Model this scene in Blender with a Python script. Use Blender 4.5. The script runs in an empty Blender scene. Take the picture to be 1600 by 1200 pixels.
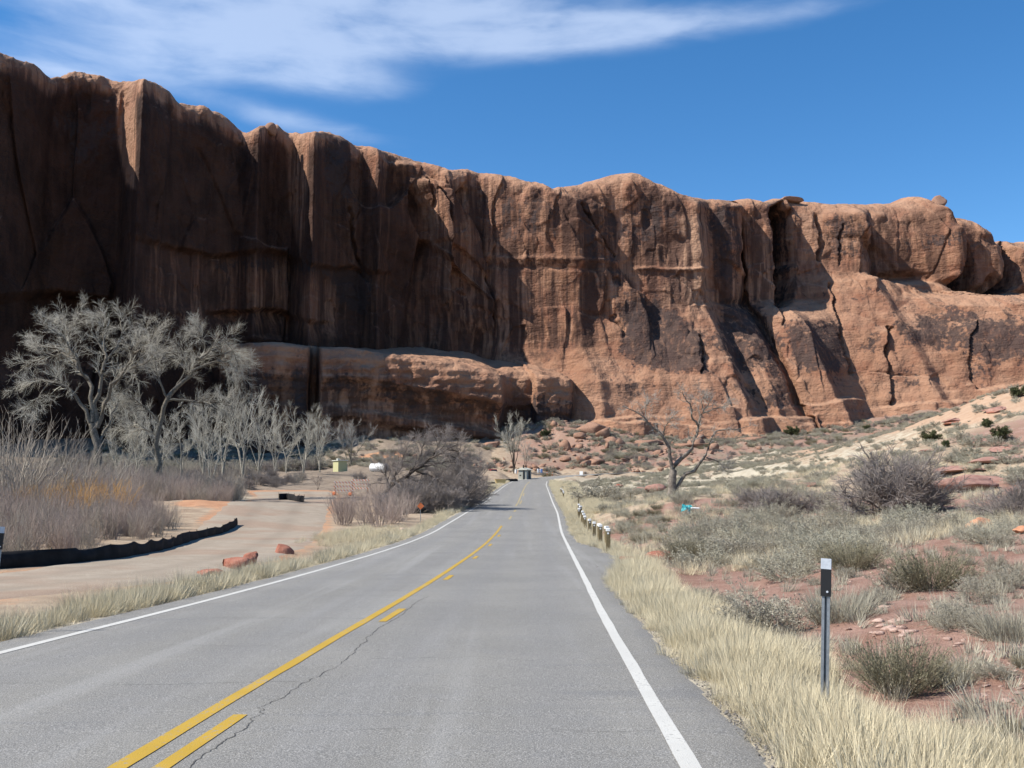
import bpy, math, random
import numpy as np
from mathutils import Vector

# ------------------------------------------------------------------ camera, sky, sun, exposure
F = 1556.0                      # focal length in photograph pixels (35 mm equivalent)
HORIZON = 775.0                 # photograph row of the true horizon
CZ = 1.65                       # eye height
PITCH = math.atan((HORIZON - 600.0) / F)
scene = bpy.context.scene
cam_data = bpy.data.cameras.new("camera"); cam = bpy.data.objects.new("camera", cam_data)
scene.collection.objects.link(cam); scene.camera = cam
cam.location = (0, 0, CZ); cam.rotation_euler = (math.pi / 2 + PITCH, 0, 0)
cam_data.sensor_width = 36.0; cam_data.lens = 36.0 * F / 1600.0
cam_data.clip_start = 0.1; cam_data.clip_end = 12000.0
SUN_EL = math.radians(46.0)
SUN_DIR = Vector((-0.97, -0.243, 0)).normalized() * math.cos(SUN_EL) + Vector((0, 0, math.sin(SUN_EL)))
sun_data = bpy.data.lights.new("sun", 'SUN'); sun = bpy.data.objects.new("sun", sun_data)
scene.collection.objects.link(sun)
sun_data.energy = 4.6; sun_data.angle = math.radians(0.53); sun_data.color = (1.0, 0.945, 0.86)
sun.rotation_euler = SUN_DIR.to_track_quat('Z', 'Y').to_euler(); sun.location = (-60, -20, 80)
scene.view_settings.view_transform = 'Standard'; scene.view_settings.look = 'None'
scene.view_settings.gamma = 1.0; scene.view_settings.exposure = 0.8
scene.view_settings.use_curve_mapping = False
try:
    scene.cycles.max_bounces = 4; scene.cycles.transparent_max_bounces = 8; scene.cycles.diffuse_bounces = 2
except Exception: pass

def build_world():
    w = bpy.data.worlds.new("World"); scene.world = w; w.use_nodes = True
    w.cycles.sampling_method = 'NONE'
    nt = w.node_tree; nt.nodes.clear(); L = nt.links.new; N = nt.nodes.new
    out = N('ShaderNodeOutputWorld'); bg = N('ShaderNodeBackground'); bg.inputs[1].default_value = 0.105
    sky = N('ShaderNodeTexSky'); sky.sky_type = 'NISHITA'; sky.sun_disc = False
    sky.sun_elevation = SUN_EL; sky.sun_rotation = math.atan2(SUN_DIR.x, SUN_DIR.y)
    sky.altitude = 1300; sky.air_density = 1.0; sky.dust_density = 0.15; sky.ozone_density = 2.2
    hs = N('ShaderNodeHueSaturation'); hs.inputs['Saturation'].default_value = 1.30; hs.inputs['Value'].default_value = 0.97
    L(sky.outputs[0], hs.inputs['Color'])
    tc = N('ShaderNodeTexCoord'); sep = N('ShaderNodeSeparateXYZ'); L(tc.outputs['Generated'], sep.inputs[0])
    def M(op, a, b=None, clamp=False):
        n = N('ShaderNodeMath'); n.operation = op; n.use_clamp = clamp
        for i, v in enumerate((a, b)):
            if v is None: continue
            if isinstance(v, (int, float)): n.inputs[i].default_value = v
            else: L(v, n.inputs[i])
        return n.outputs[0]
    az = M('MULTIPLY', M('ARCTAN2', sep.outputs[0], sep.outputs[1]), 57.2958)      # degrees right of the road's direction
    el = M('MULTIPLY', M('ARCSINE', sep.outputs[2]), 57.2958)
    cx = N('ShaderNodeCombineXYZ')
    L(M('MULTIPLY', az, 0.065), cx.inputs[0]); L(M('MULTIPLY', el, 0.20), cx.inputs[1])
    warp = N('ShaderNodeTexNoise'); warp.inputs['Scale'].default_value = 1.3; warp.inputs['Detail'].default_value = 3
    L(cx.outputs[0], warp.inputs['Vector'])
    mx = N('ShaderNodeVectorMath'); mx.operation = 'MULTIPLY_ADD'; mx.inputs[1].default_value = (0.3, 0.4, 0)
    L(warp.outputs['Color'], mx.inputs[0]); L(cx.outputs[0], mx.inputs[2])
    fine = N('ShaderNodeTexNoise'); fine.inputs['Scale'].default_value = 1.9; fine.inputs['Detail'].default_value = 7; fine.inputs['Roughness'].default_value = 0.55
    L(mx.outputs[0], fine.inputs['Vector'])
    streak = N('ShaderNodeTexNoise'); streak.inputs['Scale'].default_value = 4.0; streak.inputs['Detail'].default_value = 5
    mp = N('ShaderNodeMapping'); mp.inputs['Scale'].default_value = (0.6, 2.2, 1); mp.inputs['Rotation'].default_value = (0, 0, 0.12)
    L(mx.outputs[0], mp.inputs[0]); L(mp.outputs[0], streak.inputs['Vector'])
    # the bank of high cloud: streaks given by azimuth, elevation, half widths, tilt, weight
    def blob(a0, e0, sa, se, tilt, wgt):
        da = M('SUBTRACT', az, a0); de = M('SUBTRACT', M('SUBTRACT', el, e0), M('MULTIPLY', da, tilt))
        q = M('ADD', M('POWER', M('DIVIDE', da, sa), 2.0), M('POWER', M('ABSOLUTE', M('DIVIDE', de, se)), 2.0))
        return M('MULTIPLY', M('POWER', 2.71828, M('MULTIPLY', q, -1.0)), wgt)
    blobs = [(-24, 27.6, 16, 2.3, 0.03, 0.95), (-7, 25.7, 17, 1.6, 0.0, 1.0), (-2, 26.0, 13, 1.2, 0.03, 0.6), (12, 25.9, 11, .9, 0.03, 0.55),
             (-12.5, 23.2, 7, 1.1, -0.10, 0.95), (-20, 23.3, 9, 1.5, 0.10, 0.75), (-12, 20.6, 8, 0.8, -0.13, 0.72), (-25, 21.6, 3, 0.5, -0.1, 0.7),
             (-3, 28.8, 13, 1.8, 0.02, 0.7), (-60, 24, 30, 5, 0.02, 0.8), (-30, 40, 40, 7, 0.05, 0.6), (70, 33, 40, 4, -0.03, 0.4), (150, 30, 50, 5, 0.03, 0.55)]
    tot = None
    for b in blobs:
        o = blob(*b); tot = o if tot is None else M('ADD', tot, o)
    tex = M('ADD', M('MULTIPLY', fine.outputs['Fac'], 1.25), M('MULTIPLY', streak.outputs['Fac'], 0.22))
    dens = M('MULTIPLY', M('MINIMUM', tot, 1.15), M('SUBTRACT', tex, 0.10), True)
    dens = M('MULTIPLY', dens, 0.98, True)
    rm = N('ShaderNodeMapRange'); rm.interpolation_type = 'SMOOTHSTEP'
    rm.inputs['From Min'].default_value = 0.16; rm.inputs['From Max'].default_value = 0.85; rm.inputs['To Max'].default_value = 0.52
    L(dens, rm.inputs['Value'])
    mix = N('ShaderNodeMix'); mix.data_type = 'RGBA'
    L(rm.outputs[0], mix.inputs['Factor']); L(hs.outputs[0], mix.inputs['A']); mix.inputs['B'].default_value = (4.6, 5.3, 6.6, 1)
    L(mix.outputs['Result'], bg.inputs[0]); L(bg.outputs[0], out.inputs[0])
build_world()

# ------------------------------------------------------------------ helpers
cp, sp = math.cos(PITCH), math.sin(PITCH)
def at(px, py, Y):
    """world point at forward distance Y that the photograph shows at (px, py)"""
    a = (np.asarray(px, float) - 800) / F; b = (600 - np.asarray(py, float)) / F
    k = Y / (cp - b * sp)
    return np.stack(np.broadcast_arrays(a * k, Y, CZ + (sp + b * cp) * k), -1).astype(float)
def proj(P):
    x, y, z = P[..., 0], P[..., 1], P[..., 2] - CZ
    dz = np.maximum(y * cp + z * sp, 0.1)
    return 800 + F * x / dz, 600 - F * (-y * sp + z * cp) / dz
def sst(a, b, x):
    t = np.clip((x - a) / (b - a + 1e-9), 0, 1); return t * t * (3 - 2 * t)
def _hash(ix, iy, iz, seed):
    h = (ix.astype(np.int64) * 374761393 + iy.astype(np.int64) * 668265263 + iz.astype(np.int64) * 2147483647 + seed * 974711) & 0xFFFFFFFF
    h = ((h ^ (h >> 13)) * 1274126177) & 0xFFFFFFFF
    h = ((h ^ (h >> 16)) * 2246822519) & 0xFFFFFFFF
    return ((h ^ (h >> 15)) & 0xFFFFFF) / float(0xFFFFFF)
def vn2(x, y, seed=0):
    x = np.asarray(x, float); y = np.asarray(y, float)
    ix = np.floor(x); iy = np.floor(y); fx = x - ix; fy = y - iy
    fx = fx * fx * fx * (fx * (fx * 6 - 15) + 10); fy = fy * fy * fy * (fy * (fy * 6 - 15) + 10)
    z = np.zeros_like(ix)
    a = _hash(ix, iy, z, seed); b = _hash(ix + 1, iy, z, seed); c = _hash(ix, iy + 1, z, seed); d = _hash(ix + 1, iy + 1, z, seed)
    return ((a + (b - a) * fx) * (1 - fy) + (c + (d - c) * fx) * fy) * 2 - 1
def fbm(x, y, oct=4, seed=0, gain=0.5, lac=2.03):
    s = 0; a = 1.0; t = 0
    for i in range(oct):
        s = s + a * vn2(x + 17.3 * i, y - 9.1 * i, seed + i); t += a
        x = x * lac; y = y * lac; a *= gain
    return s / t
def cells(x, y, seed=0):
    """random cell values and edge distance of a jittered grid"""
    ix = np.floor(x); iy = np.floor(y); z = np.zeros_like(ix)
    best = np.full(x.shape, 9.0); sec = np.full(x.shape, 9.0); cid = np.zeros(x.shape); rx = np.zeros(x.shape); ry = np.zeros(x.shape)
    for dx in (-1, 0, 1):
        for dy in (-1, 0, 1):
            jx = ix + dx; jy = iy + dy
            cx = jx + 0.15 + 0.7 * _hash(jx, jy, z, seed); cy = jy + 0.15 + 0.7 * _hash(jx, jy, z, seed + 7)
            d = np.hypot(x - cx, y - cy)
            near = d < best
            sec = np.where(near, best, np.minimum(sec, d))
            cid = np.where(near, _hash(jx, jy, z, seed + 13), cid); rx = np.where(near, x - cx, rx); ry = np.where(near, y - cy, ry)
            best = np.where(near, d, best)
    return cid, rx, ry, sec - best
def dpoly(px, py, pts):
    """distance to a polyline and the position along it (0..1)"""
    best = np.full(px.shape, 1e9); tt = np.zeros(px.shape); n = len(pts) - 1
    for i in range(n):
        (ax, ay), (bx, by) = pts[i], pts[i + 1]
        vx, vy = bx - ax, by - ay; l2 = vx * vx + vy * vy + 1e-9
        t = np.clip(((px - ax) * vx + (py - ay) * vy) / l2, 0, 1)
        d = np.hypot(px - ax - t * vx, py - ay - t * vy)
        m = d < best; best = np.where(m, d, best); tt = np.where(m, (i + t) / n, tt)
    return best, tt
def inpoly(px, py, pts):
    ins = np.zeros(px.shape, bool); n = len(pts)
    for i in range(n):
        (ax, ay), (bx, by) = pts[i], pts[(i + 1) % n]
        c = ((ay > py) != (by > py)) & (px < (bx - ax) * (py - ay) / (by - ay + 1e-9) + ax)
        ins ^= c
    return ins
def softpoly(px, py, pts, soft):
    d, _ = dpoly(px, py, list(pts) + [pts[0]])
    return sst(-soft, soft, np.where(inpoly(px, py, pts), d, -d))

COL = scene.collection
def link(o, parent=None):
    COL.objects.link(o)
    if parent is not None: o.parent = parent
    return o
def mesh_np(name, V, faces, mat=None, smooth=False, attrs=None):
    """faces: int array (n,3) or (n,4), or a list of such arrays"""
    V = np.asarray(V, np.float32).reshape(-1, 3)
    if not isinstance(faces, (list, tuple)): faces = [faces]
    faces = [np.asarray(f, np.int32) for f in faces if len(f)]
    me = bpy.data.meshes.new(name)
    me.vertices.add(len(V)); me.vertices.foreach_set('co', V.ravel())
    idx = np.concatenate([f.ravel() for f in faces]); tot = np.concatenate([np.full(len(f), f.shape[1], np.int32) for f in faces])
    me.loops.add(len(idx)); me.loops.foreach_set('vertex_index', idx)
    me.polygons.add(len(tot)); me.polygons.foreach_set('loop_start', (np.cumsum(tot) - tot).astype(np.int32))
    if smooth: me.polygons.foreach_set('use_smooth', np.ones(len(tot), bool))
    for k, v in (attrs or {}).items():
        a = me.attributes.new(k, 'FLOAT', 'POINT'); a.data.foreach_set('value', np.asarray(v, np.float32).ravel())
    me.update(calc_edges=True)
    for m in (mat if isinstance(mat, (list, tuple)) else [mat]):
        if m: me.materials.append(m)
    return me
def grid_faces(nu, nv):
    i = np.arange((nu - 1) * (nv - 1)); a = (i // (nv - 1)) * nv + i % (nv - 1)
    return np.stack([a, a + nv, a + nv + 1, a + 1], 1)
def obj(name, me, parent=None, **props):
    o = bpy.data.objects.new(name, me); link(o, parent)
    for k, v in props.items(): o[k] = v
    return o
def empty(name, loc, label=None, category=None, group=None, rz=0.0):
    o = bpy.data.objects.new(name, None); link(o); o.location = loc; o.rotation_euler = (0, 0, rz); o.empty_display_size = 0.2
    if label: o['label'] = label
    if category: o['category'] = category
    if group: o['group'] = group
    return o
class MB:
    """collects simple solids into one mesh"""
    def __init__(s): s.v = []; s.f = []; s.n = 0
    def add(s, v, f):
        v = np.asarray(v, float); s.v.append(v); s.f += [tuple(int(i) + s.n for i in q) for q in f]; s.n += len(v)
    def box(s, c, d, rot=None, taper=1.0, bev=0.0):
        x, y, z = (k / 2 for k in d)
        if bev > 0:
            b = bev; ring = [(-x + b, -y), (x - b, -y), (x, -y + b), (x, y - b), (x - b, y), (-x + b, y), (-x, y - b), (-x, -y + b)]
            v = []
            for zz, k in ((-z, 1), (z - b, taper), (z, taper * (1 - b / max(x, y)))):
                v += [(p[0] * k, p[1] * k, zz) for p in ring]
            f = [tuple(range(7, -1, -1)), tuple(range(16, 24))]
            for r in (0, 8): f += [(r + i, r + (i + 1) % 8, r + 8 + (i + 1) % 8, r + 8 + i) for i in range(8)]
        else:
            v = [(-x, -y, -z), (x, -y, -z), (x, y, -z), (-x, y, -z)] + [(p * taper, q * taper, z) for p, q in ((-x, -y), (x, -y), (x, y), (-x, y))]
            f = [(3, 2, 1, 0), (4, 5, 6, 7), (0, 1, 5, 4), (1, 2, 6, 5), (2, 3, 7, 6), (3, 0, 4, 7)]
        v = np.array(v, float)
        if rot is not None: v = v @ np.array(rot).T
        s.add(v + np.array(c, float), f); return s
    def tube(s, p0, p1, r0, r1=None, n=8, caps=True):
        r1 = r0 if r1 is None else r1
        p0 = np.array(p0, float); p1 = np.array(p1, float); d = p1 - p0; d /= np.linalg.norm(d)
        a = np.cross(d, (0, 0, 1.0) if abs(d[2]) < .9 else (1.0, 0, 0)); a /= np.linalg.norm(a); b = np.cross(d, a)
        th = np.arange(n) * 2 * math.pi / n; c = np.cos(th)[:, None] * a + np.sin(th)[:, None] * b
        f = [(i, (i + 1) % n, n + (i + 1) % n, n + i) for i in range(n)]
        if caps: f += [tuple(range(n - 1, -1, -1)), tuple(range(n, 2 * n))]
        s.add(np.concatenate([p0 + c * r0, p1 + c * r1]), f); return s
    def prism(s, poly, axis, a, b):
        """extrude a 2-d polygon along axis 'x','y' or 'z' from a to b"""
        def P(u, v, w): return {'x': (w, u, v), 'y': (u, w, v), 'z': (u, v, w)}[axis]
        n = len(poly); v = [P(u, w, a) for u, w in poly] + [P(u, w, b) for u, w in poly]
        f = [(i, (i + 1) % n, n + (i + 1) % n, n + i) for i in range(n)] + [tuple(range(n - 1, -1, -1)), tuple(range(n, 2 * n))]
        s.add(v, f); return s
    def mesh(s, name, mat, smooth=False):
        me = bpy.data.meshes.new(name); me.from_pydata(np.concatenate(s.v).tolist(), [], s.f); me.update()
        if smooth: me.shade_smooth()
        me.materials.append(mat); return me
    def build(s, name, mat, parent=None, smooth=False, **props): return obj(name, s.mesh(name, mat, smooth), parent, **props)
def rotz(a): c, s_ = math.cos(a), math.sin(a); return np.array([[c, -s_, 0], [s_, c, 0], [0, 0, 1.0]])
def rotx(a): c, s_ = math.cos(a), math.sin(a); return np.array([[1.0, 0, 0], [0, c, -s_], [0, s_, c]])
def roty(a): c, s_ = math.cos(a), math.sin(a); return np.array([[c, 0, s_], [0, 1.0, 0], [-s_, 0, c]])

# ------------------------------------------------------------------ materials
class NT:
    def __init__(s, name, rough=0.9, spec=0.2):
        s.m = bpy.data.materials.new(name); s.m.use_nodes = True; s.t = s.m.node_tree
        s.b = s.t.nodes['Principled BSDF']; s.b.inputs['Roughness'].default_value = rough; s.b.inputs['Specular IOR Level'].default_value = spec
        s.out = s.t.nodes['Material Output']
    def N(s, k, **kw):
        n = s.t.nodes.new(k)
        for a, v in kw.items():
            if hasattr(n, a): setattr(n, a, v)
            else: n.inputs[a].default_value = v
        return n
    def L(s, a, b): s.t.links.new(a, b)
    def coord(s, scale=(1, 1, 1), rot=(0, 0, 0), kind='Object'):
        c = s.N('ShaderNodeTexCoord'); m = s.N('ShaderNodeMapping'); m.inputs['Scale'].default_value = scale; m.inputs['Rotation'].default_value = rot
        s.L(c.outputs[kind], m.inputs[0]); return m.outputs[0]
    def noise(s, vec, scale, detail=4, rough=0.55, dist=0.0):
        n = s.N('ShaderNodeTexNoise'); n.inputs['Scale'].default_value = scale; n.inputs['Detail'].default_value = detail
        n.inputs['Roughness'].default_value = rough; n.inputs['Distortion'].default_value = dist
        if vec is not None: s.L(vec, n.inputs['Vector'])
        return n.outputs['Fac']
    def rng(s, v, a, b, lo=0.0, hi=1.0, smooth=True):
        n = s.N('ShaderNodeMapRange'); n.interpolation_type = 'SMOOTHSTEP' if smooth else 'LINEAR'
        for k, x in zip(('From Min', 'From Max', 'To Min', 'To Max'), (a, b, lo, hi)): n.inputs[k].default_value = x
        s.L(v, n.inputs['Value']); return n.outputs[0]
    def math(s, op, a, b=None, clamp=False):
        n = s.N('ShaderNodeMath'); n.operation = op; n.use_clamp = clamp
        for i, v in enumerate((a, b)):
            if v is None: continue
            if isinstance(v, (int, float)): n.inputs[i].default_value = v
            else: s.L(v, n.inputs[i])
        return n.outputs[0]
    def mix(s, f, a, b, mode='MIX'):
        n = s.N('ShaderNodeMix'); n.data_type = 'RGBA'; n.blend_type = mode
        for k, v in (('Factor', f), ('A', a), ('B', b)):
            sock = [i for i in n.inputs if i.name == k and (i.type == 'RGBA' or (k == 'Factor' and i.type == 'VALUE'))][0]
            if isinstance(v, (int, float)): sock.default_value = v
            elif isinstance(v, tuple): sock.default_value = v + (1,) if len(v) == 3 else v
            else: s.L(v, sock)
        return [o for o in n.outputs if o.type == 'RGBA'][0]
    def attr(s, name): return s.N('ShaderNodeAttribute', attribute_name=name).outputs['Fac']
    def rand(s): return s.N('ShaderNodeObjectInfo').outputs['Random']
    def color(s, c):
        if isinstance(c, tuple): s.b.inputs['Base Color'].default_value = c + (1,)
        else: s.L(c, s.b.inputs['Base Color'])
    def bump(s, h, strength=0.4, dist=0.05):
        n = s.N('ShaderNodeBump'); n.inputs['Strength'].default_value = strength; n.inputs['Distance'].default_value = dist
        s.L(h, n.inputs['Height']); s.L(n.outputs[0], s.b.inputs['Normal'])
def simple(name, c, rough=0.7, spec=0.3, var=0.12, scale=8.0, metal=0.0):
    t = NT(name, rough, spec); t.b.inputs['Metallic'].default_value = metal
    n = t.noise(t.coord(), scale, 5)
    t.color(t.mix(t.rng(n, .3, .7), tuple(k * (1 - var) for k in c), tuple(min(1, k * (1 + var)) for k in c)))
    return t.m

def mat_cliff():
    t = NT("cliff_sandstone", 0.92, 0.12); o = t.coord()
    n1 = t.noise(o, 0.022, 3); n2 = t.noise(o, 0.11, 4, .6); n3 = t.noise(o, 0.6, 3, .6)
    base = t.mix(t.rng(n1, .35, .65), (0.255, 0.132, 0.080), (0.31, 0.172, 0.110))
    base = t.mix(t.rng(n2, .42, .68), base, (0.225, 0.104, 0.064))
    # cross-bedding and strata
    st = t.noise(t.coord((0.012, 0.012, 0.55)), 1.0, 5, .6, .6)
    base = t.mix(t.math('MULTIPLY', t.rng(st, .5, .7), .35), base, (0.19, 0.10, 0.068))
    base = t.mix(t.math('MULTIPLY', t.rng(st, .48, .3), .28), base, (0.385, 0.235, 0.155))
    # pale weathered slickrock on the tops, and sunlight painted on some wall faces
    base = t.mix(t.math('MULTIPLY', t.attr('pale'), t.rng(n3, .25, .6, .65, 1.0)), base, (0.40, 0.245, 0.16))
    # vertical water streaks of desert varnish
    w = t.N('ShaderNodeVectorMath', operation='MULTIPLY_ADD'); wn = t.N('ShaderNodeTexNoise'); wn.inputs['Scale'].default_value = 0.022; wn.inputs['Detail'].default_value = 1
    t.L(o, wn.inputs['Vector']); t.L(wn.outputs['Color'], w.inputs[0]); w.inputs[1].default_value = (5, 5, 0); t.L(o, w.inputs[2])
    def sv(sc, seed):
        m = t.N('ShaderNodeMapping'); m.inputs['Scale'].default_value = sc; m.inputs['Location'].default_value = (seed, seed * .7, 0)
        t.L(w.outputs[0], m.inputs[0]); return m.outputs[0]
    s1 = t.noise(sv((0.20, 0.20, 0.012), 3.0), 1.0, 4, .62); s2 = t.noise(sv((0.62, 0.62, 0.016), 9.0), 1.0, 3, .6); s0 = t.noise(sv((0.06, 0.06, 0.02), 5.0), 1.0, 3)
    sa = t.attr('streak')
    k = t.math('ADD', t.math('MULTIPLY', s1, .55), t.math('MULTIPLY', s2, .45))
    k = t.math('ADD', k, t.math('MULTIPLY', t.math('SUBTRACT', s0, .5), .5))
    dark = t.math('MULTIPLY', t.rng(k, .44, .57), sa)
    base = t.mix(t.math('MULTIPLY', dark, .88), base, (0.098, 0.055, 0.043))
    lite = t.math('MULTIPLY', t.rng(k, .43, .33), sa)
    base = t.mix(t.math('MULTIPLY', lite, .55), base, (0.40, 0.25, 0.172))
    ca = t.attr('coat_shade'); kk = t.rng(k, .38, .58)  # dark varnish coat, deepened to paint shade on the left wall
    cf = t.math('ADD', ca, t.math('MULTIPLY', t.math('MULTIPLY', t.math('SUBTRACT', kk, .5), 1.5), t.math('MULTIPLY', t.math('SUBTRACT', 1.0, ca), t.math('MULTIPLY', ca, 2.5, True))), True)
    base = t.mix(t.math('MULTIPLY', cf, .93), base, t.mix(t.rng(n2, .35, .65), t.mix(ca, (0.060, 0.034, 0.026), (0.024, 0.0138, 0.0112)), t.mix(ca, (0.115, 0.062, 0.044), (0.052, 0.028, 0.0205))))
    # blue-black varnish patches with ragged edges, plus shade painted in the chimneys
    v = t.math('ADD', t.attr('varnish_and_shade'), t.math('MULTIPLY', t.math('SUBTRACT', t.math('ADD', t.math('MULTIPLY', n3, .35), t.math('ADD', t.math('MULTIPLY', s1, .30), t.math('MULTIPLY', n2, .35))), .5), 3.1))
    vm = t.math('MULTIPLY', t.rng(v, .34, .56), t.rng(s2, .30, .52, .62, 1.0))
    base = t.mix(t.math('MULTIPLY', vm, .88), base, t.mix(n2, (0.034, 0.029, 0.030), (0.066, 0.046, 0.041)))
    t.color(base)
    f1 = t.noise(o, 0.35, 5, .66); f2 = t.noise(t.coord((0.3, 0.3, 1.6)), 1.0, 3, .6)
    vo = t.N('ShaderNodeTexVoronoi'); vo.feature = 'F1'; vo.inputs['Scale'].default_value = 1.0
    vm_ = t.N('ShaderNodeMapping'); vm_.inputs['Scale'].default_value = (0.16, 0.16, 0.09); t.L(w.outputs[0], vm_.inputs[0]); t.L(vm_.outputs[0], vo.inputs['Vector'])
    h = t.math('ADD', t.math('MULTIPLY', f1, .8), t.math('ADD', t.math('MULTIPLY', f2, .28), t.math('MULTIPLY', vo.outputs['Distance'], -.9)))
    t.bump(h, 0.85, 2.1)
    return t.m
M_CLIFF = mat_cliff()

def mat_ground():
    t = NT("desert_ground", 0.95, 0.08); o = t.coord()
    a = t.noise(o, 0.13, 5); b = t.noise(o, 0.9, 6, .6); c = t.noise(o, 9.0, 5, .65); d = t.noise(o, 45.0, 3, .6)
    sand = t.mix(t.rng(b, .35, .65), (0.29, 0.215, 0.15), (0.40, 0.315, 0.225))
    red = t.mix(t.rng(b, .35, .65), (0.225, 0.130, 0.096), (0.30, 0.188, 0.147))
    red = t.mix(t.math('MULTIPLY', t.rng(c, .55, .75), .6), red, (0.42, 0.29, 0.225))
    pale = t.mix(t.rng(b, .35, .65), (0.36, 0.315, 0.235), (0.43, 0.385, 0.295))
    slick = t.mix(t.rng(b, .3, .7), (0.36, 0.235, 0.155), (0.42, 0.295, 0.205))
    yard = t.mix(t.rng(b, .3, .7), (0.175, 0.135, 0.10), (0.265, 0.215, 0.165))
    orange = t.mix(t.rng(b, .3, .7), (0.38, 0.195, 0.108), (0.45, 0.255, 0.15))
    def msk(name): return t.rng(t.math('ADD', t.attr(name), t.math('MULTIPLY', t.math('SUBTRACT', t.math('ADD', t.math('MULTIPLY', b, .6), t.math('MULTIPLY', c, .4)), .5), 1.1)), .38, .62)
    col = sand
    for n_, k in (('red', red), ('pale', pale), ('slick', slick), ('yard', yard), ('orange', orange)): col = t.mix(msk(n_), col, k)
    col = t.mix(t.math('MULTIPLY', t.rng(d, .56, .7), .35), col, (0.58, 0.47, 0.38))
    col = t.mix(t.math('MULTIPLY', t.rng(d, .42, .3), .4), col, (0.13, 0.085, 0.06))
    t.color(col)
    t.bump(t.math('ADD', c, t.math('MULTIPLY', d, .35)), .8, .08)
    return t.m
M_GROUND = mat_ground()

def mat_road():
    t = NT("worn_asphalt", 0.86, 0.25); o = t.coord()
    big = t.noise(o, 0.35, 4); mid = t.noise(o, 3.0, 5, .6); ag = t.noise(o, 95.0, 2, .6); ag2 = t.noise(o, 38.0, 3, .65)
    lng = t.noise(t.coord((1.6, 0.05, 1)), 1.0, 4, .6)
    col = t.mix(t.rng(big, .3, .7), (0.165, 0.158, 0.140), (0.208, 0.199, 0.176))
    col = t.mix(t.math('MULTIPLY', t.rng(mid, .45, .7), .35), col, (0.175, 0.173, 0.168))
    col = t.mix(t.math('MULTIPLY', t.rng(lng, .5, .72), .40), col, (0.30, 0.295, 0.28))
    col = t.mix(t.math('MULTIPLY', t.attr('wheel'), .42), col, (0.155, 0.153, 0.150))
    tl = t.noise(t.coord((0.09, 0.9, 1)), 1.0, 5, .65, .8)           # old transverse seams
    col = t.mix(t.math('MULTIPLY', t.rng(tl, .57, .66), .5), col, (0.13, 0.13, 0.13))
    col = t.mix(t.rng(ag, .50, .66, 0, .75), col, (0.40, 0.385, 0.36)); col = t.mix(t.rng(ag, .46, .32, 0, .7), col, (0.08, 0.08, 0.08))
    col = t.mix(t.rng(ag2, .58, .72, 0, .4), col, (0.36, 0.34, 0.31)); col = t.mix(t.rng(ag2, .42, .30, 0, .45), col, (0.10, 0.10, 0.10))
    t.color(col); t.bump(t.math('ADD', ag, ag2), .55, .012)
    return t.m
M_ROAD = mat_road()
def mat_paint(name, c, wear):
    t = NT(name, 0.75, 0.25); o = t.coord()
    n = t.noise(o, 26.0, 5, .7); g = t.noise(o, 110.0, 2); b = t.noise(o, 1.2, 3)
    k = t.math('ADD', n, t.math('MULTIPLY', t.math('SUBTRACT', b, .5), .35))
    col = t.mix(t.rng(b, .3, .7), tuple(x * .9 for x in c), c)
    col = t.mix(t.rng(g, .52, .66, 0, .30), col, tuple(x * .62 for x in c))
    col = t.mix(t.rng(k, wear, wear + .10), col, (0.24, 0.235, 0.22))
    t.color(col); t.bump(g, .4, .01); return t.m
M_WHITE = mat_paint("worn_white_paint", (0.52, 0.51, 0.47), 0.575)
M_YELLOW = mat_paint("worn_yellow_paint", (0.43, 0.275, 0.036), 0.56)
M_YELLOW_FADED = mat_paint("faded_yellow_paint", (0.42, 0.31, 0.09), 0.47)
M_CRACK = simple("crack_flat_grey", (0.09, 0.086, 0.08), 0.95, 0.1)  # flat dark grey for the thin crack strips
def mat_track():
    t = NT("packed_gravel_track", 0.95, 0.1); o = t.coord()
    a = t.noise(o, 0.18, 4); b = t.noise(o, 1.4, 5, .6); c = t.noise(o, 22, 4, .65)
    col = t.mix(t.rng(b, .3, .7), (0.268, 0.222, 0.170), (0.325, 0.275, 0.215))
    col = t.mix(t.rng(a, .46, .62, 0, .6), col, (0.275, 0.185, 0.13))
    col = t.mix(t.rng(c, .55, .7, 0, .5), col, (0.50, 0.44, 0.37)); col = t.mix(t.rng(c, .42, .3, 0, .4), col, (0.17, 0.13, 0.10))
    col = t.mix(t.math('MULTIPLY', t.attr('rut'), t.rng(b, .3, .6, .2, .75)), col, (0.19, 0.155, 0.12))
    t.color(col); t.bump(c, .6, .03); return t.m
M_TRACK = mat_track()

# ------------------------------------------------------------------ road line and terrain heights
_Y = [-60, 0, 6, 8.2, 12.9, 16.6, 24.5, 35.5, 45, 55, 77, 104, 135, 175, 221, 235, 247, 262, 300, 420, 6000]
_X = [-4.4, -2.5, -2.31, -2.25, -2.09, -1.96, -1.66, -1.28, -.98, -.70, .08, .80, 1.55, 2.55, 4.4, 5.4, 6, 6.6, 8, 10, 10]
_Z = [0.25, 0.02, 0, -.05, -.13, -.21, -.31, -.40, -.42, -.34, .36, 1.03, 2.2, 3.55, 5.15, 6.2, 7.4, 8.6, 11, 17, 22]
def smooth_interp(xs, ys):
    d = np.linspace(-60, 460, 1041); v = np.interp(d, xs, ys)
    k = np.exp(-np.linspace(-2, 2, 25) ** 2); k /= k.sum()
    v = np.convolve(np.pad(v, 12, mode='reflect', reflect_type='odd'), k, 'valid')
    return lambda y: np.where(np.asarray(y) > 450, np.interp(y, xs, ys), np.interp(y, d, v))
roadX = smooth_interp(_Y, _X); baseZ = smooth_interp(_Y, _Z)
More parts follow.
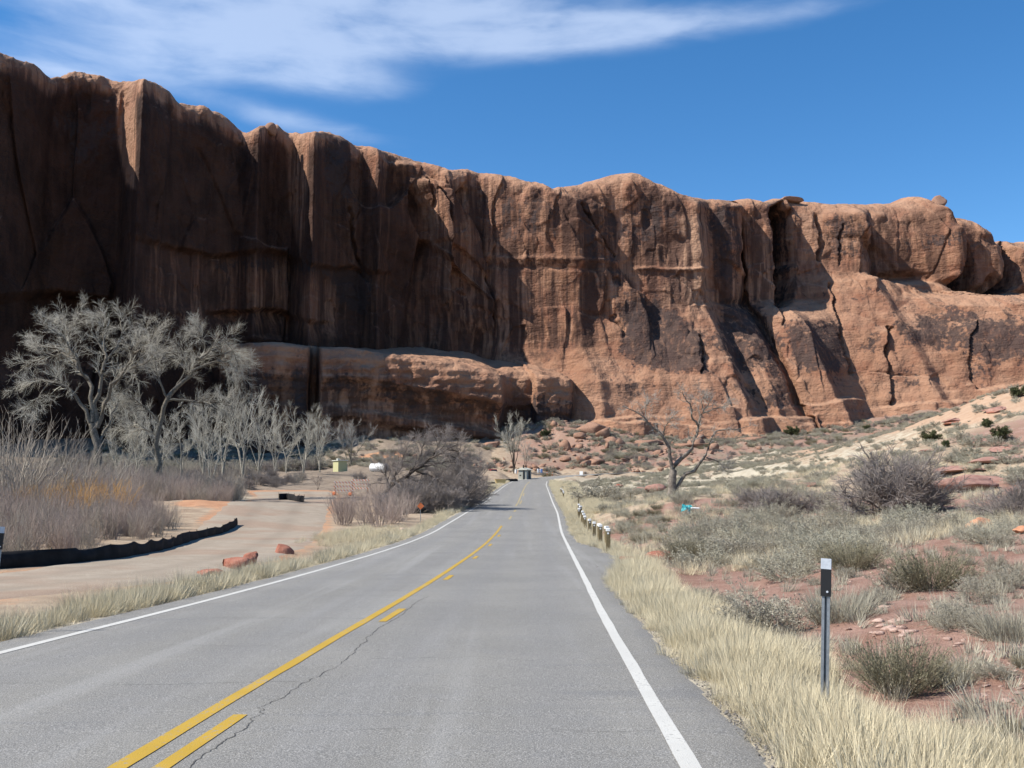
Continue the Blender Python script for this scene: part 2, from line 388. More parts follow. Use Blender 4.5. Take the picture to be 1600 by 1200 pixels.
# centreline: straight up the hill, over the crest and away to the right
ys = np.concatenate([np.arange(-40, 60, .4), np.arange(60, 214, 1.0)])
cl = np.stack([roadX(ys), ys], 1)
p0 = cl[-1]; h0 = math.atan2(cl[-1, 0] - cl[-6, 0], cl[-1, 1] - cl[-6, 1])
pts = [p0]; h = h0; q = p0.copy()
for i in range(150):
    h = min(h + (0.036 if i > 3 else 0.012), math.radians(96)); q = q + 1.2 * np.array([math.sin(h), math.cos(h)]); pts.append(q.copy())
cl = np.concatenate([cl, np.array(pts[1:])])
clZ = baseZ(cl[:, 1]); 
clT = np.gradient(cl, axis=0); clT /= np.linalg.norm(clT, axis=1)[:, None]
clN = np.stack([clT[:, 1], -clT[:, 0]], 1)          # points to the right of travel
def road_near(X, Y):
    """signed offset from the centreline (right positive) and its height"""
    X = np.ravel(X).astype(float); Y = np.ravel(Y).astype(float); off = np.full(X.shape, 999.); zz = np.zeros(X.shape)
    sel = np.where((np.abs(X - roadX(Y)) < 30) | ((Y > 195) & (Y < 275) & (X > -40) & (X < 220)))[0]
    C = cl[::2]; Nn = clN[::2]; ZZ = clZ[::2]
    for i in range(0, len(sel), 20000):
        k = sel[i:i + 20000]
        d2 = (X[k, None] - C[None, :, 0]) ** 2 + (Y[k, None] - C[None, :, 1]) ** 2
        j = d2.argmin(1); dd = np.sqrt(d2[np.arange(len(k)), j])
        sg = np.sign((X[k] - C[j, 0]) * Nn[j, 0] + (Y[k] - C[j, 1]) * Nn[j, 1])
        # exact lateral offset
        lat = (X[k] - C[j, 0]) * Nn[j, 0] + (Y[k] - C[j, 1]) * Nn[j, 1]
        off[k] = np.where(dd > np.abs(lat) + 3, sg * dd, lat); zz[k] = np.interp(np.clip(Y[k], -40, 214), cl[:, 1][:400], clZ[:400]) if False else ZZ[j]
    return off, zz

ctrl = []
def C_(px, py, Y): p = at(px, py, Y); ctrl.append((p[0], p[1], p[2] - float(baseZ(Y))))
def D_(X, Y, dz): ctrl.append((X, Y, dz))
for y in list(range(-40, 60, 8)) + list(range(60, 240, 14)):
    x = float(roadX(y))
    for dx in (-7, 0, 6): D_(x + dx, y, -0.06 if dx else 0)
# right-hand side: verge, red slope, brushy flat, ledges, sandy hill
for p in [(1600, 1100, 7.8), (1600, 1000, 10.5), (1400, 900, 18.5), (1600, 900, 17.5), (1600, 830, 30), (1535, 828, 32), (1450, 806, 42), (1300, 806, 46), (1200, 790, 58),
          (1050, 779, 75), (1000, 790, 62), (1430, 775, 58), (1520, 742, 64), (1600, 720, 66), (1600, 645, 95), (1600, 606, 125), (1520, 630, 135), (1450, 660, 150),
          (1350, 689, 172), (1200, 706, 200), (1100, 727, 224), (1000, 750, 218), (1045, 744, 226), (1200, 745, 130), (1100, 757, 110), (1300, 737, 110), (1400, 717, 120), (1500, 692, 112),
          (1000, 766, 112), (930, 757, 160), (1700, 800, 28), (1800, 700, 60), (1900, 600, 110), (1750, 580, 135), (1150, 728, 170), (1280, 712, 160), (960, 752, 190)]: C_(*p)
for p in [(80, 170, 12), (70, 215, 4.5), (110, 250, 5), (60, 260, 2), (160, 200, 12), (200, 120, 15), (60, 20, 4), (40, 0, 2), (30, -40, 1), (120, 0, 8)]: D_(*p)
# ground at the foot of the cliffs
for p in [(60, 738, 232), (250, 736, 255), (400, 722, 288), (560, 690, 294), (700, 698, 300), (790, 690, 312), (850, 664, 325), (900, 664, 322), (1000, 684, 322), (1150, 686, 326), (1300, 676, 330),
          (1450, 652, 338), (1600, 622, 346), (1800, 610, 372), (870, 705, 290), (950, 700, 292), (1050, 705, 296), (870, 733, 262), (980, 735, 262), (1100, 712, 280), (1250, 690, 300),
          (600, 700, 275), (640, 716, 262), (540, 716, 266), (480, 728, 262)]: C_(*p)
# left: fence side, track, yard
for p in [(0, 888, 27), (180, 874, 31), (300, 842, 49), (370, 816, 64), (480, 800, 78), (520, 772, 128), (450, 778, 118), (530, 738, 225), (590, 738, 225), (400, 742, 205), (300, 745, 190), (360, 760, 150),
          (460, 758, 155), (700, 748, 190), (770, 737, 225), (650, 742, 210), (100, 745, 170)]: C_(*p)
for p in [(-15, 5, -.05), (-30, 10, 0), (-60, 30, .2), (-25, 45, 0), (-50, 70, .3), (-90, 120, .8), (-60, -30, 0), (-160, 100, 5), (-150, 0, 3), (-12, 95, -.25), (-10, 60, -.35), (-11, 75, -.35), (-20, 105, -.2), (-23.5, 82, .75), (-28, 85, .55)]: D_(*p)
for p in [(-400, 300, 20), (-300, 0, 12), (400, 300, 25), (400, 0, 25), (0, -400, 5), (-300, -300, 8), (300, -300, 15), (0, 420, 20), (200, 420, 20), (-150, 330, 14)]: D_(*p)
ctrl = np.array(ctrl)
def phi(r2): return np.sqrt(r2 + 25.0)
_A = phi((ctrl[:, None, 0] - ctrl[None, :, 0]) ** 2 + (ctrl[:, None, 1] - ctrl[None, :, 1]) ** 2)
n_ = len(ctrl); _S = np.zeros((n_ + 1, n_ + 1)); _S[:n_, :n_] = _A - np.eye(n_) * 0.25; _S[:n_, n_] = 1; _S[n_, :n_] = 1
_W = np.linalg.solve(_S, np.append(ctrl[:, 2], 0))
def tps(X, Y):
    X = np.clip(X, -420, 420); Y = np.clip(Y, -420, 460); out = np.empty(X.shape)
    for i in range(0, len(X), 30000):
        x = X[i:i + 30000, None]; y = Y[i:i + 30000, None]
        out[i:i + 30000] = phi((x - ctrl[None, :, 0]) ** 2 + (y - ctrl[None, :, 1]) ** 2) @ _W[:n_] + _W[n_]
    return out
FENCE = [at(-60, 893, 26)[:2], at(0, 888, 27)[:2], at(100, 884, 28.5)[:2], at(180, 874, 31)[:2], at(245, 862, 37)[:2], at(300, 842, 47)[:2], at(370, 816, 62)[:2]]
TRACK = np.array([(-24, 4, 2.6), (-16.5, 11, 2.5), (-11.6, 19.5, 2.3), (-10.0, 28, 2.4), (-11.6, 40, 3.2), (-14.0, 55, 3.5), (-18.0, 76, 3.9), (-22.4, 100, 4.3), (-26.0, 122, 4.8), (-30, 136, 5.2)])
def track_off(X, Y):
    d, t = dpoly(np.asarray(X, float), np.asarray(Y, float), [tuple(p[:2]) for p in TRACK])
    w = np.interp(t * (len(TRACK) - 1), np.arange(len(TRACK)), TRACK[:, 2])
    return d - w
def ground(X, Y, rough=True):
    shp = np.shape(X); X = np.ravel(np.asarray(X, float)); Y = np.ravel(np.asarray(Y, float))
    z = baseZ(Y) + tps(X, Y)
    off, rz = road_near(X, Y)
    a = np.abs(off - 0.0)
    edge = np.where(off > 0, 4.0 + np.interp(Y, [24, 29, 40, 47], [0, 1.2, 1.0, 0], 0, 0), 4.2)
    near = 1 - sst(edge, edge + 5.0, a)
    ditch = -0.12 * np.exp(-((a - edge - 1.6) / 0.9) ** 2) * (off < 900)
    z = z * (1 - near) + near * (rz - 0.025)
    z = np.where(a < edge - 0.45, np.minimum(z, rz - 0.09), z)
    if rough:
        tr = np.where((Y > 0) & (Y < 140) & (X < 0), track_off(X, Y), 9)
        k = sst(edge + .1, edge + 3.0, a) * sst(0.0, 2.5, tr)
        rr = np.hypot(X, Y)
        big = sst(60, 180, rr)
        z = z + ditch + k * (0.10 * fbm(X * .55, Y * .55, 4, 3) + 0.16 * fbm(X * .16, Y * .16, 3, 9) + big * 0.8 * fbm(X * .05, Y * .05, 4, 21) + big * .5 * fbm(X * .22, Y * .22, 3, 31))
        # small terraces of flat ledges on the right-hand hill
        hill = sst(22, 30, X) * sst(30, 45, Y) * (1 - sst(150, 180, Y))
        zt = z + .25 * fbm(X * .1, Y * .1, 3, 44); stp = 1.3
        fr = zt / stp - np.floor(zt / stp)
        led = (np.floor(zt / stp) + sst(.55, 1.0, fr)) * stp - (zt - z)
        lm = sst(.05, .35, fbm(X * .06, Y * .06, 3, 51) + .12)
        z = z + (led - z) * hill * lm * .85
        # tumbled red talus below the cliffs
        tal = sst(252, 272, Y + .12 * np.abs(X - 40)) * sst(-20, 10, X)
        c1, rx, ry, ed = cells(X * .16 + .3 * vn2(X * .1, Y * .1, 3), Y * .16, 5)
        z = z + tal * (.9 * c1 * sst(0, .25, ed) + .5 * fbm(X * .3, Y * .3, 4, 77))
    return z.reshape(shp)

GRID = {}
def build_terrain():
    th = np.concatenate([np.linspace(-180, -52, 40)[:-1], np.linspace(-52, -34, 60)[:-1], np.linspace(-34, 36, 450)[:-1], np.linspace(36, 52, 60)[:-1], np.linspace(52, 180, 40)])
    r = np.concatenate([[0.0], np.geomspace(1.2, 440, 430), np.geomspace(470, 6000, 14)])
    T, R = np.meshgrid(np.radians(th), r, indexing='ij')
    X = R * np.sin(T); Y = R * np.cos(T)
    Z = ground(X, Y)
    px, py = proj(np.stack([X, Y, Z], -1)); front = Y > 1
    off, _ = road_near(X, Y); off = off.reshape(X.shape); a = np.abs(off)
    right = off > 0
    nz = fbm(X * .12, Y * .12, 4, 61); nz2 = fbm(X * .03, Y * .03, 3, 62)
    red = sst(.45, .75, sst(4.9, 6.2, off) * (1 - sst(40, 75, Y)) * .9 + .35 * nz + .25 * (X > 3)) * (off > 4)
    red = np.maximum(red, .62 * sst(30, 40, X) * sst(40, 50, Y) * (1 - sst(80, 110, Y)) + .0)
    red = np.maximum(red, sst(250, 268, Y + .1 * np.abs(X - 40)) * sst(-12, 5, X) * .60)
    pale = np.where(right, sst(70, 120, Y) * .62 + .25 * nz + .2 * nz2, .12 * nz) * (1 - sst(235, 262, Y)) * sst(4, 6, a)
    pale = np.maximum(pale, np.where(right, .8 * (1 - sst(4.8, 5.6, off)) * (off > 3.5), .8 * (1 - sst(5, 6, -off)) * (off < -3.5)) * (Y < 230))
    pale = np.where((X > 40) & (Y > 60), np.maximum(pale * .7, .25 + .3 * nz), pale)
    slick = sst(52, 60, X + .12 * (Y - 110) + 6 * nz) * sst(85, 98, Y + 8 * nz) * (1 - sst(170, 200, Y)) * .85
    yard = np.where((X < -6) & (Y > 70), sst(95, 135, Y + 14 * nz) * .8, 0)
    yard = np.maximum(yard, .42 * sst(255, 275, Y) * (X > -10) + .3 * nz * (Y > 255)); yard = np.maximum(yard, (X < -14) * sst(30, 40, Y) * .3)
    orange = sst(1.0, .2, np.hypot((X + 23.5) / 6.0, (Y - 82) / 12.0)) * .9
    orange = np.maximum(orange, sst(1.0, .3, np.hypot((X + 33) / 14.0, (Y - 266) / 9.0)) * .8)
    orange = np.maximum(orange, (.5 + .2 * nz) * np.where(track_off(X, Y) < 3.5, 1 - sst(0.2, 1.6, track_off(X, Y)), 0) * (Y > 5) * (Y < 140) * (X < -3))
    GRID.update(th=np.radians(th), r=r, Z=Z)
    me = mesh_np("terrain", np.stack([X, Y, Z], -1), grid_faces(*X.shape)[:, ::-1], M_GROUND, True,
                 dict(red=red, pale=pale, slick=slick, yard=yard, orange=orange))
    o = obj("terrain", me, kind='structure', label='red and tan desert ground rising from the road to the cliffs')
    return o
build_terrain()
def gnd(X, Y):
    """height of the finished terrain sheet"""
    X = np.asarray(X, float); Y = np.asarray(Y, float)
    ti = np.interp(np.arctan2(X, Y), GRID['th'], np.arange(len(GRID['th']))); ri = np.interp(np.hypot(X, Y), GRID['r'], np.arange(len(GRID['r'])))
    i = np.minimum(ti.astype(int), len(GRID['th']) - 2); j = np.minimum(ri.astype(int), len(GRID['r']) - 2); f = ti - i; g = ri - j; Z = GRID['Z']
    return (Z[i, j] * (1 - f) + Z[i + 1, j] * f) * (1 - g) + (Z[i, j + 1] * (1 - f) + Z[i + 1, j + 1] * f) * g
def gz(x, y): return float(gnd(np.array([x]), np.array([y]))[0])
def hit(px, py, ymin=3.0):
    """where the terrain is seen at photograph points (px, py)"""
    px = np.atleast_1d(np.asarray(px, float)); py = np.atleast_1d(np.asarray(py, float))
    Yg = np.geomspace(ymin, 420, 700)
    P = at(px[:, None], py[:, None], Yg[None, :]); g = gnd(P[..., 0], P[..., 1])
    below = P[..., 2] <= g; k = np.where(below.any(1), below.argmax(1), len(Yg) - 1)
    q = P[np.arange(len(px)), k]; q[:, 2] = g[np.arange(len(px)), k]; return q

def ribbon(offL, offR, i0, i1, lift, nacross=2, jit=0.0, seed=0, extra=None):
    """strip that follows the centreline between two lateral offsets"""
    idx = np.arange(i0, i1); c = cl[idx]; nn = clN[idx]; z = clZ[idx]
    f = np.linspace(0, 1, nacross)
    o = offL + (offR - offL) * f[None, :] + np.zeros((len(idx), 1))
    if jit:
        o[:, 0] += jit * fbm(cl[idx, 0] * .0 + idx * .37, idx * .05, 3, seed); o[:, -1] += jit * fbm(idx * .41, idx * .07, 3, seed + 5)
    if extra is not None: o[:, -1] += extra[idx]
    V = np.zeros((len(idx), nacross, 3)); V[..., 0] = c[:, None, 0] + nn[:, None, 0] * o; V[..., 1] = c[:, None, 1] + nn[:, None, 1] * o; V[..., 2] = z[:, None] + lift
    return V, o
def iy(y): return int(np.argmin(np.abs(ys - y)))
def build_road():
    pull = np.interp(cl[:, 1], [24, 29, 33, 40, 46], [0, .8, 1.05, .8, 0]); pull[len(ys):] = 0
    V, o = ribbon(-4.15, 3.82, 0, len(cl), 0.0, 41, .05, 4, pull)
    wheel = np.exp(-((o - .95) / .4) ** 2) + np.exp(-((o - 2.55) / .4) ** 2) + np.exp(-((o + 1.0) / .4) ** 2) + np.exp(-((o + 2.7) / .4) ** 2)
    # a skirt so that the slab has thickness
    nn3 = np.concatenate([clN, 0 * clN[:, :1]], 1)[:, None]; Lr = V[:, :1] - [0, 0, .10] - .30 * nn3; Rr = V[:, -1:] - [0, 0, .10] + .38 * nn3
    Vf = np.concatenate([Lr, V, Rr], 1); wf = np.concatenate([wheel[:, :1] * 0, wheel, wheel[:, :1] * 0], 1)
    road = obj("road", mesh_np("road", Vf, grid_faces(*Vf.shape[:2]), M_ROAD, False, dict(wheel=wf)), kind='structure',
               label='two lane grey asphalt road running over a rise and bending away')
    def line(name, a, b, y0, y1, mat, lab=None, jit=.012, lift=.005, i1=None):
        V, _ = ribbon(a, b, iy(y0), i1 or iy(y1) + 1, lift, 3, jit, int(y0 * 7) % 90)
        o_ = obj(name, mesh_np(name, V, grid_faces(*V.shape[:2]), mat), road)
        if lab: o_['label'] = lab
    line("edge_line", 3.34, 3.47, -35, 200, M_WHITE, 'white edge line on the verge side of the near lane', i1=iy(208))
    line("edge_line", -3.68, -3.55, -35, 200, M_WHITE, 'white edge line beside the gravel track', i1=iy(118))
    line("edge_line", -3.68, -3.55, 128, 200, M_WHITE, None, i1=len(cl) - 90)
    line("centre_line", -.20, -.075, -35, 61, M_YELLOW, 'solid yellow centre line')
    for y0, y1 in ((3.2, 8.0), (14.7, 16.7), (23.4, 25.0), (32.6, 34.4), (41.5, 43.4), (50.5, 52.5)): line("dash", .075, .195, y0, y1, M_YELLOW, lift=.005)
    for y0, y1 in ((68, 72), (79, 83)): line("dash", -.02, .12, y0, y1, M_YELLOW_FADED)
    line("centre_line", -.20, -.06, 92, 200, M_YELLOW_FADED, 'faded yellow centre line climbing the rise', i1=iy(205)); line("dash", .075, .2, 98, 108, M_YELLOW_FADED); line("dash", .075, .2, 120, 132, M_YELLOW_FADED)
    # cracks: jagged thin strips
    rng = np.random.default_rng(5)
    def crack(path, w, seed, lab=None):
        path = np.array(path, float); n = int(np.hypot(*np.diff(path, axis=0).T).sum() / .05) + 2
        t = np.linspace(0, len(path) - 1, n); X = np.interp(t, np.arange(len(path)), path[:, 0]); Y = np.interp(t, np.arange(len(path)), path[:, 1])
        r = np.random.default_rng(seed); k = np.cumsum(r.normal(0, .009, n)); k -= np.linspace(k[0], k[-1], n)
        d = np.stack([np.gradient(X), np.gradient(Y)], 1); d /= np.linalg.norm(d, axis=1)[:, None]; nn = np.stack([-d[:, 1], d[:, 0]], 1)
        k = k + .03 * fbm(t * 0 + np.arange(n) * .21, np.arange(n) * .03, 3, seed)
        ww = w * sst(-.35, .1, fbm(np.arange(n) * .045, np.arange(n) * 0 + seed, 2, seed + 3)) * (.35 + .9 * np.abs(fbm(np.arange(n) * .3, np.arange(n) * .0 + seed, 2, seed)) + .35 * r.random(n))
        P = np.stack([X, Y], 1) + nn * k[:, None]
        V = np.zeros((n, 2, 3))
        for j, s_ in enumerate((-1, 1)):
            V[:, j, :2] = P + nn * (ww * s_ * .5)[:, None]
        V[..., 2] = baseZ(V[..., 1]) + .003
        obj("crack", mesh_np("crack", V, grid_faces(n, 2), M_CRACK), road)
    xr = lambda y, o: (float(roadX(y)) + o, y)
    crack([xr(4.2, .22), xr(6, .30), xr(7.7, .215), xr(8.3, .16), xr(10, .30), xr(12, .36), xr(14.4, .22), xr(16.9, .24), xr(19, .33), xr(21, .22)], .010, 3)
    for y, a, b, sd in ((9.6, -3.9, .2, 11), (7.4, .3, 3.3, 12), (12.2, -2.0, -.3, 13), (15.2, -4.0, 1.2, 14), (19.5, -2.5, 3.2, 15), (24, -3.9, 1.6, 16), (30, -1.8, 3.4, 17), (38, -4, .5, 18), (11.0, .6, 2.4, 19), (5.4, -3.8, -1.0, 20)):
        crack([xr(y, a), xr(y + rng.normal(0, .12), (2 * a + b) / 3), xr(y + rng.normal(0, .15), (a + 2 * b) / 3), xr(y + rng.normal(0, .1), b)], .006 + .0003 * y, sd)
    return road
ROAD = build_road()

def build_track():
    n = 220; s = np.linspace(0, len(TRACK) - 1, n)
    k = np.arange(len(TRACK)); P = np.stack([np.interp(s, k, TRACK[:, i]) for i in range(3)], 1)
    ker = np.ones(21) / 21; 
    for i in range(3): P[:, i] = np.convolve(np.pad(P[:, i], 10, mode='edge'), ker, 'valid')
    d = np.gradient(P[:, :2], axis=0); d /= np.linalg.norm(d, axis=1)[:, None]; nn = np.stack([d[:, 1], -d[:, 0]], 1)
    f = np.linspace(-1, 1, 25)
    wl = P[:, 2] * (1 + .10 * fbm(s * 9, s * 2, 3, 5)); wr = P[:, 2] * (1 + .10 * fbm(s * 8 + 40, s * 2, 3, 6))
    o = np.where(f[None] < 0, f[None] * wl[:, None], f[None] * wr[:, None])
    X = P[:, None, 0] + nn[:, None, 0] * o; Y = P[:, None, 1] + nn[:, None, 1] * o
    Z = ground(X, Y, True) + .045 - .05 * np.abs(f[None]) ** 10
    obj("gravel_path", mesh_np("gravel_path", np.stack([X, Y, Z], -1), grid_faces(n, 25), M_TRACK, True, dict(rut=(np.exp(-((np.abs(f[None]) - .36) / .12) ** 2) * (.55 + .6 * fbm(s[:, None] * 5, f[None] * 2, 3, 8))).clip(0, 1))), kind='structure', label='pale packed gravel track curving off towards the bare trees')
build_track()

# ------------------------------------------------------------------ cliffs
N0 = np.array([0.35, -0.937])        # the way the wall faces
def build_cliff():
    plan = [(-900, 300), (-400, 262), (-120, 254), (0, 268), (30, 277), (68, 291), (100, 298), (150, 304), (183, 306), (212, 288), (232, 299), (278, 312), (340, 324), (372, 330), (388, 326), (400, 324), (416, 334), (442, 342), (454, 343), (488, 325),
            (505, 338), (540, 350), (560, 353), (590, 344), (606, 355), (640, 363), (662, 365), (700, 358.5), (716, 364), (748, 367), (775, 362), (840, 358.5), (896, 357), (912, 360), (960, 362), (1000, 362), (1060, 360), (1092, 360), (1106, 372), (1128, 371), (1148, 378),
            (1154, 388), (1160, 381), (1206, 378), (1214, 386), (1244, 396), (1275, 396), (1300, 395), (1332, 394), (1340, 399), (1366, 403), (1420, 404), (1470, 403), (1480, 405), (1490, 410), (1520, 413), (1556, 414), (1567, 418), (1600, 421), (1800, 440), (2300, 480)]
    pp = np.array(plan, float)
    us = np.concatenate([np.linspace(-900, -30, 60)[:-1], np.linspace(-30, 1640, 1040)[:-1], np.linspace(1640, 2300, 45)])
    dn = np.linspace(-900, 2300, 6401); dd = np.interp(dn, pp[:, 0], pp[:, 1]); 
    ker = np.exp(-np.linspace(-2, 2, 13) ** 2); ker /= ker.sum(); dd = np.convolve(np.pad(dd, 6, mode='edge'), ker, 'valid')
    d = np.interp(us, dn, dd)
    sky = [(-900, 40), (-400, 50), (-60, 70), (0, 88), (40, 105), (62, 124), (76, 121), (100, 113), (140, 117), (176, 126), (186, 127), (205, 122), (230, 128), (255, 142), (270, 158), (284, 164), (310, 165), (335, 175), (350, 185), (375, 205), (386, 205),
           (402, 196), (430, 194), (447, 209), (470, 208), (500, 203), (530, 210), (552, 226), (575, 228), (600, 233), (640, 246), (680, 257), (705, 268), (735, 265), (770, 271), (800, 275), (840, 284), (870, 296), (905, 291), (950, 280), (985, 271), (1010, 272), (1040, 284),
           (1075, 297), (1095, 306), (1115, 311), (1150, 315), (1170, 311), (1195, 308), (1210, 313), (1240, 309), (1290, 315), (1330, 319), (1380, 319), (1430, 318), (1448, 314), (1456, 306), (1466, 303), (1474, 308), (1481, 324), (1484, 336), (1510, 335), (1535, 340), (1555, 352), (1565, 368),
           (1568, 378), (1600, 376), (1800, 380), (2300, 420)]
    sk = np.array(sky, float); sy = np.interp(us, sk[:, 0], sk[:, 1])
    R = 5.0 + 3.0 * (.5 + .5 * fbm(us * .012, us * 0, 3, 8)); R = np.where(us > 1240, R + 5, R); R = np.where((us > 880) & (us < 1100), R + 2, R)
    base2 = at(us, np.full_like(us, 400.), d)[:, :2]
    zt = at(us, sy, d + R)[:, 2]
    zb = -3.0
    nw = 290; na = 16; nb = 7
    t = np.linspace(0, 1, nw)
    Zw = zb + (zt - R - zb)[:, None] * t[None, :]
    th = np.linspace(0, math.pi / 2, na + 1)[1:]
    Za = (zt - R)[:, None] + R[:, None] * np.sin(th)[None]; Oa = -(R[:, None] * (1 - np.cos(th))[None]) * 1.5
    bk = np.geomspace(2, 220, nb); Zb = zt[:, None] - .035 * bk[None] + 0 * us[:, None]; Ob = Oa[:, -1:] - bk[None]
    Z = np.concatenate([Zw, Za, Zb], 1); O = np.concatenate([0 * Zw, Oa, Ob], 1)
    X = base2[:, None, 0] + N0[0] * O; Y = base2[:, None, 1] + N0[1] * O
    px, py = proj(np.stack([X, Y, Z], -1))
    u = np.broadcast_to(us[:, None], Z.shape)
    vis = sst(0, 1, np.ones_like(Z))
    top = np.broadcast_to(sy[:, None], Z.shape)
    h = np.clip((py - top), 0, 900)                                 # photograph rows below the rim
    L = u * 0.24                                                     # metres along the wall, roughly
    dsp = np.zeros_like(Z)
    # batter: the left wall stands plumb, the right-hand rock leans back
    hb = np.clip(h, 0, 400) / 400
    dsp += hb * np.interp(u, [-900, 300, 700, 1000, 1240, 1300, 1600], [3, 3, 4, 8, 8, 9, 9])
    # the sloping slickrock apron
    cols = {700: [(720, 3), (560, 1.5), (500, 0)], 860: [(720, 16), (600, 13), (575, 7), (548, 1), (500, 0)], 1000: [(720, 26), (650, 21), (600, 17), (560, 10), (515, 3), (490, 0)], 1150: [(720, 30), (650, 24), (600, 19), (540, 11), (495, 4), (475, 0)],
            1225: [(720, 34), (650, 29), (600, 25), (540, 19), (500, 14), (482, 6), (470, 0)], 1300: [(720, 36), (650, 31), (590, 26), (520, 19), (450, 9), (428, 3), (410, 0)], 1400: [(720, 40), (650, 35), (590, 30), (530, 25), (470, 17), (440, 11), (434, 3), (430, 0)], 1500: [(720, 50), (640, 46), (580, 42), (530, 38), (480, 30), (466, 24), (458, 4), (450, 0)], 1640: [(720, 58), (640, 54), (580, 51), (530, 46), (480, 38), (468, 30), (460, 4), (452, 0)]}
    ks = sorted(cols); grid = np.linspace(380, 740, 361)
    tab = np.stack([np.interp(grid, [p[0] for p in reversed(cols[k])], [p[1] for p in reversed(cols[k])]) for k in ks])
    wob = 6 * fbm(u * .02, py * .02, 3, 71); apron = np.zeros_like(Z); X0, Y0 = X, Y
    for it in range(5):                                              # settle the slope so that its breaks sit where they are seen
        ci = np.clip(np.interp(px, ks, np.arange(len(ks))), 0, len(ks) - 1.001); i0 = ci.astype(int); fr = ci - i0
        gi = np.clip(py + wob, 380, 739).astype(int) - 380
        new = tab[i0, gi] * (1 - fr) + tab[np.minimum(i0 + 1, len(ks) - 1), gi] * fr
        new = np.where(px < 700, new * sst(600, 700, px), new); apron = .4 * apron + .6 * new
        px, py = proj(np.stack([X0 + N0[0] * apron, Y0 + N0[1] * apron, Z], -1))
    dsp += apron
    onapron = sst(1.0, 6.0, apron)
    # shallow overhang where the upper domes sit on the apron
    dsp -= 5 * np.exp(-((py - np.interp(u, [1340, 1365, 1420, 1480, 1600], [425, 436, 434, 452, 462])) / 7.0) ** 2) * sst(1355, 1375, u)
    # slabs whose edges run diagonally across the wall (edge given bottom to top; rock stands proud to the left of it)
    def slab(edge, amt, soft, y0, y1, fade):
        e = np.array(edge, float); ex = np.interp(py, e[:, 1], e[:, 0]) + 4 * fbm(py * .05, u * .0 + amt, 3, int(amt * 10))
        k = (1 - sst(ex - soft, ex + soft, px)) * sst(ex - fade, ex - fade * .25, px) * sst(y0 - 12, y0 + 12, py) * (1 - sst(y1 - 25, y1 + 25, py))
        return amt * k
    dsp += slab([(868, 280), (900, 320), (925, 365), (955, 410), (985, 470), (1000, 520)], 1.8, 2.0, 285, 540, 130)
    dsp += slab([(640, 240), (668, 290), (690, 330), (700, 400)], 5.0, 3, 255, 480, 60)
    dsp += slab([(1095, 300), (1150, 320), (1150, 420), (1160, 470), (1180, 520)], 3.0, 3, 318, 480, 60)
    dsp += slab([(655, 262), (698, 300), (732, 350), (750, 400), (757, 450), (775, 530)], 5.0, 3, 290, 520, 80)
    dsp += slab([(1480, 300), (1482, 360), (1478, 440)], 6.0, 3, 320, 440, 40)
    dsp += slab([(1330, 310), (1340, 350), (1352, 400), (1362, 432)], 6.0, 2.5, 330, 432, 55)
    # horizontal breaks
    def band(pts, amt, w):
        e = np.array(pts, float); ey = np.interp(px, e[:, 0], e[:, 1]) + 3 * fbm(px * .03, px * 0, 3, 91)
        k = sst(e[0, 0] - 10, e[0, 0] + 10, px) * (1 - sst(e[-1, 0] - 10, e[-1, 0] + 10, px))
        return amt * np.exp(-((py - ey) / w) ** 2) * k
    dsp += band([(750, 404), (860, 408), (960, 414)], 1.0, 4) + band([(985, 424), (1100, 424)], 1.2, 3) + band([(750, 416), (960, 426)], -.7, 4)
    # left wall: long overhang line with a recessed paler wall below it, and alcoves at the foot
    def under(pts, amt, dep):
        e = np.array(pts, float); ey = np.interp(px, e[:, 0], e[:, 1]) + 3 * fbm(px * .03, px * 0, 3, 92)
        k = sst(e[0, 0] - 25, e[0, 0] + 25, px) * (1 - sst(e[-1, 0] - 25, e[-1, 0] + 25, px))
        return -amt * k * sst(ey - 2, ey + 4, py) * (1 - sst(ey + dep * .6, ey + dep, py))
    dsp += under([(205, 372), (330, 398), (420, 392), (520, 418), (600, 425)], 3.5, 130)
    dsp += under([(330, 485), (430, 482), (500, 500)], 5.0, 60)
    dsp += under([(-40, 470), (90, 455), (200, 480)], 9, 150)
    dsp += under([(740, 480), (790, 500)], 2, 60)
    # columns, blocks and facets
    dsp += 1.6 * fbm(L * .045, Z * .008, 4, 1) + .9 * fbm(L * .16, Z * .03, 4, 2) + .8 * fbm(L * .14, Z * .14, 5, 3)
    wl = .9 * vn2(Z * .018, L * .012, 14); c0, rx0, ry0, ed0 = cells(L * .036 + wl, Z * .016 + .5 * vn2(L * .03, Z * .01, 16), 29)
    face = (1 - onapron) * sst(20, 60, h) * np.interp(u, [700, 780, 1150, 1240], [1, .22, .25, .8])
    dsp += face * (4.2 * (c0 - .5) + 9.0 * rx0 * (c0 - .45) + 3.0 * ry0 * (c0 - .5)) * sst(0, .05, ed0)
    c1, rx, ry, ed = cells(L * .075 + .5 * vn2(Z * .03, L * .02, 4), Z * .03 + .4 * vn2(L * .05, Z * .02, 6), 31)
    dsp += (2.6 * (c1 - .5) + 4.0 * rx * (c1 - .4) + 1.5 * ry * (c1 - .5)) * sst(0, .07, ed) * (1 - .6 * onapron) * np.interp(u, [500, 760], [.45, 1])
    c2, rx2, ry2, ed2 = cells(L * .22 + .6 * vn2(Z * .07, L * .05, 8), Z * .10 + .4 * vn2(L * .1, Z * .06, 9), 37)
    rough = sst(.0, .35, fbm(L * .03, Z * .03, 3, 55) + .08 + .12 * onapron)
    dsp += rough * (1.5 * (c2 - .5) + 1.6 * ry2 * (c2 - .5) + 1.2 * rx2 * (c2 - .5)) * sst(0, .10, ed2)
    rim = 1 - sst(10, 70, h)
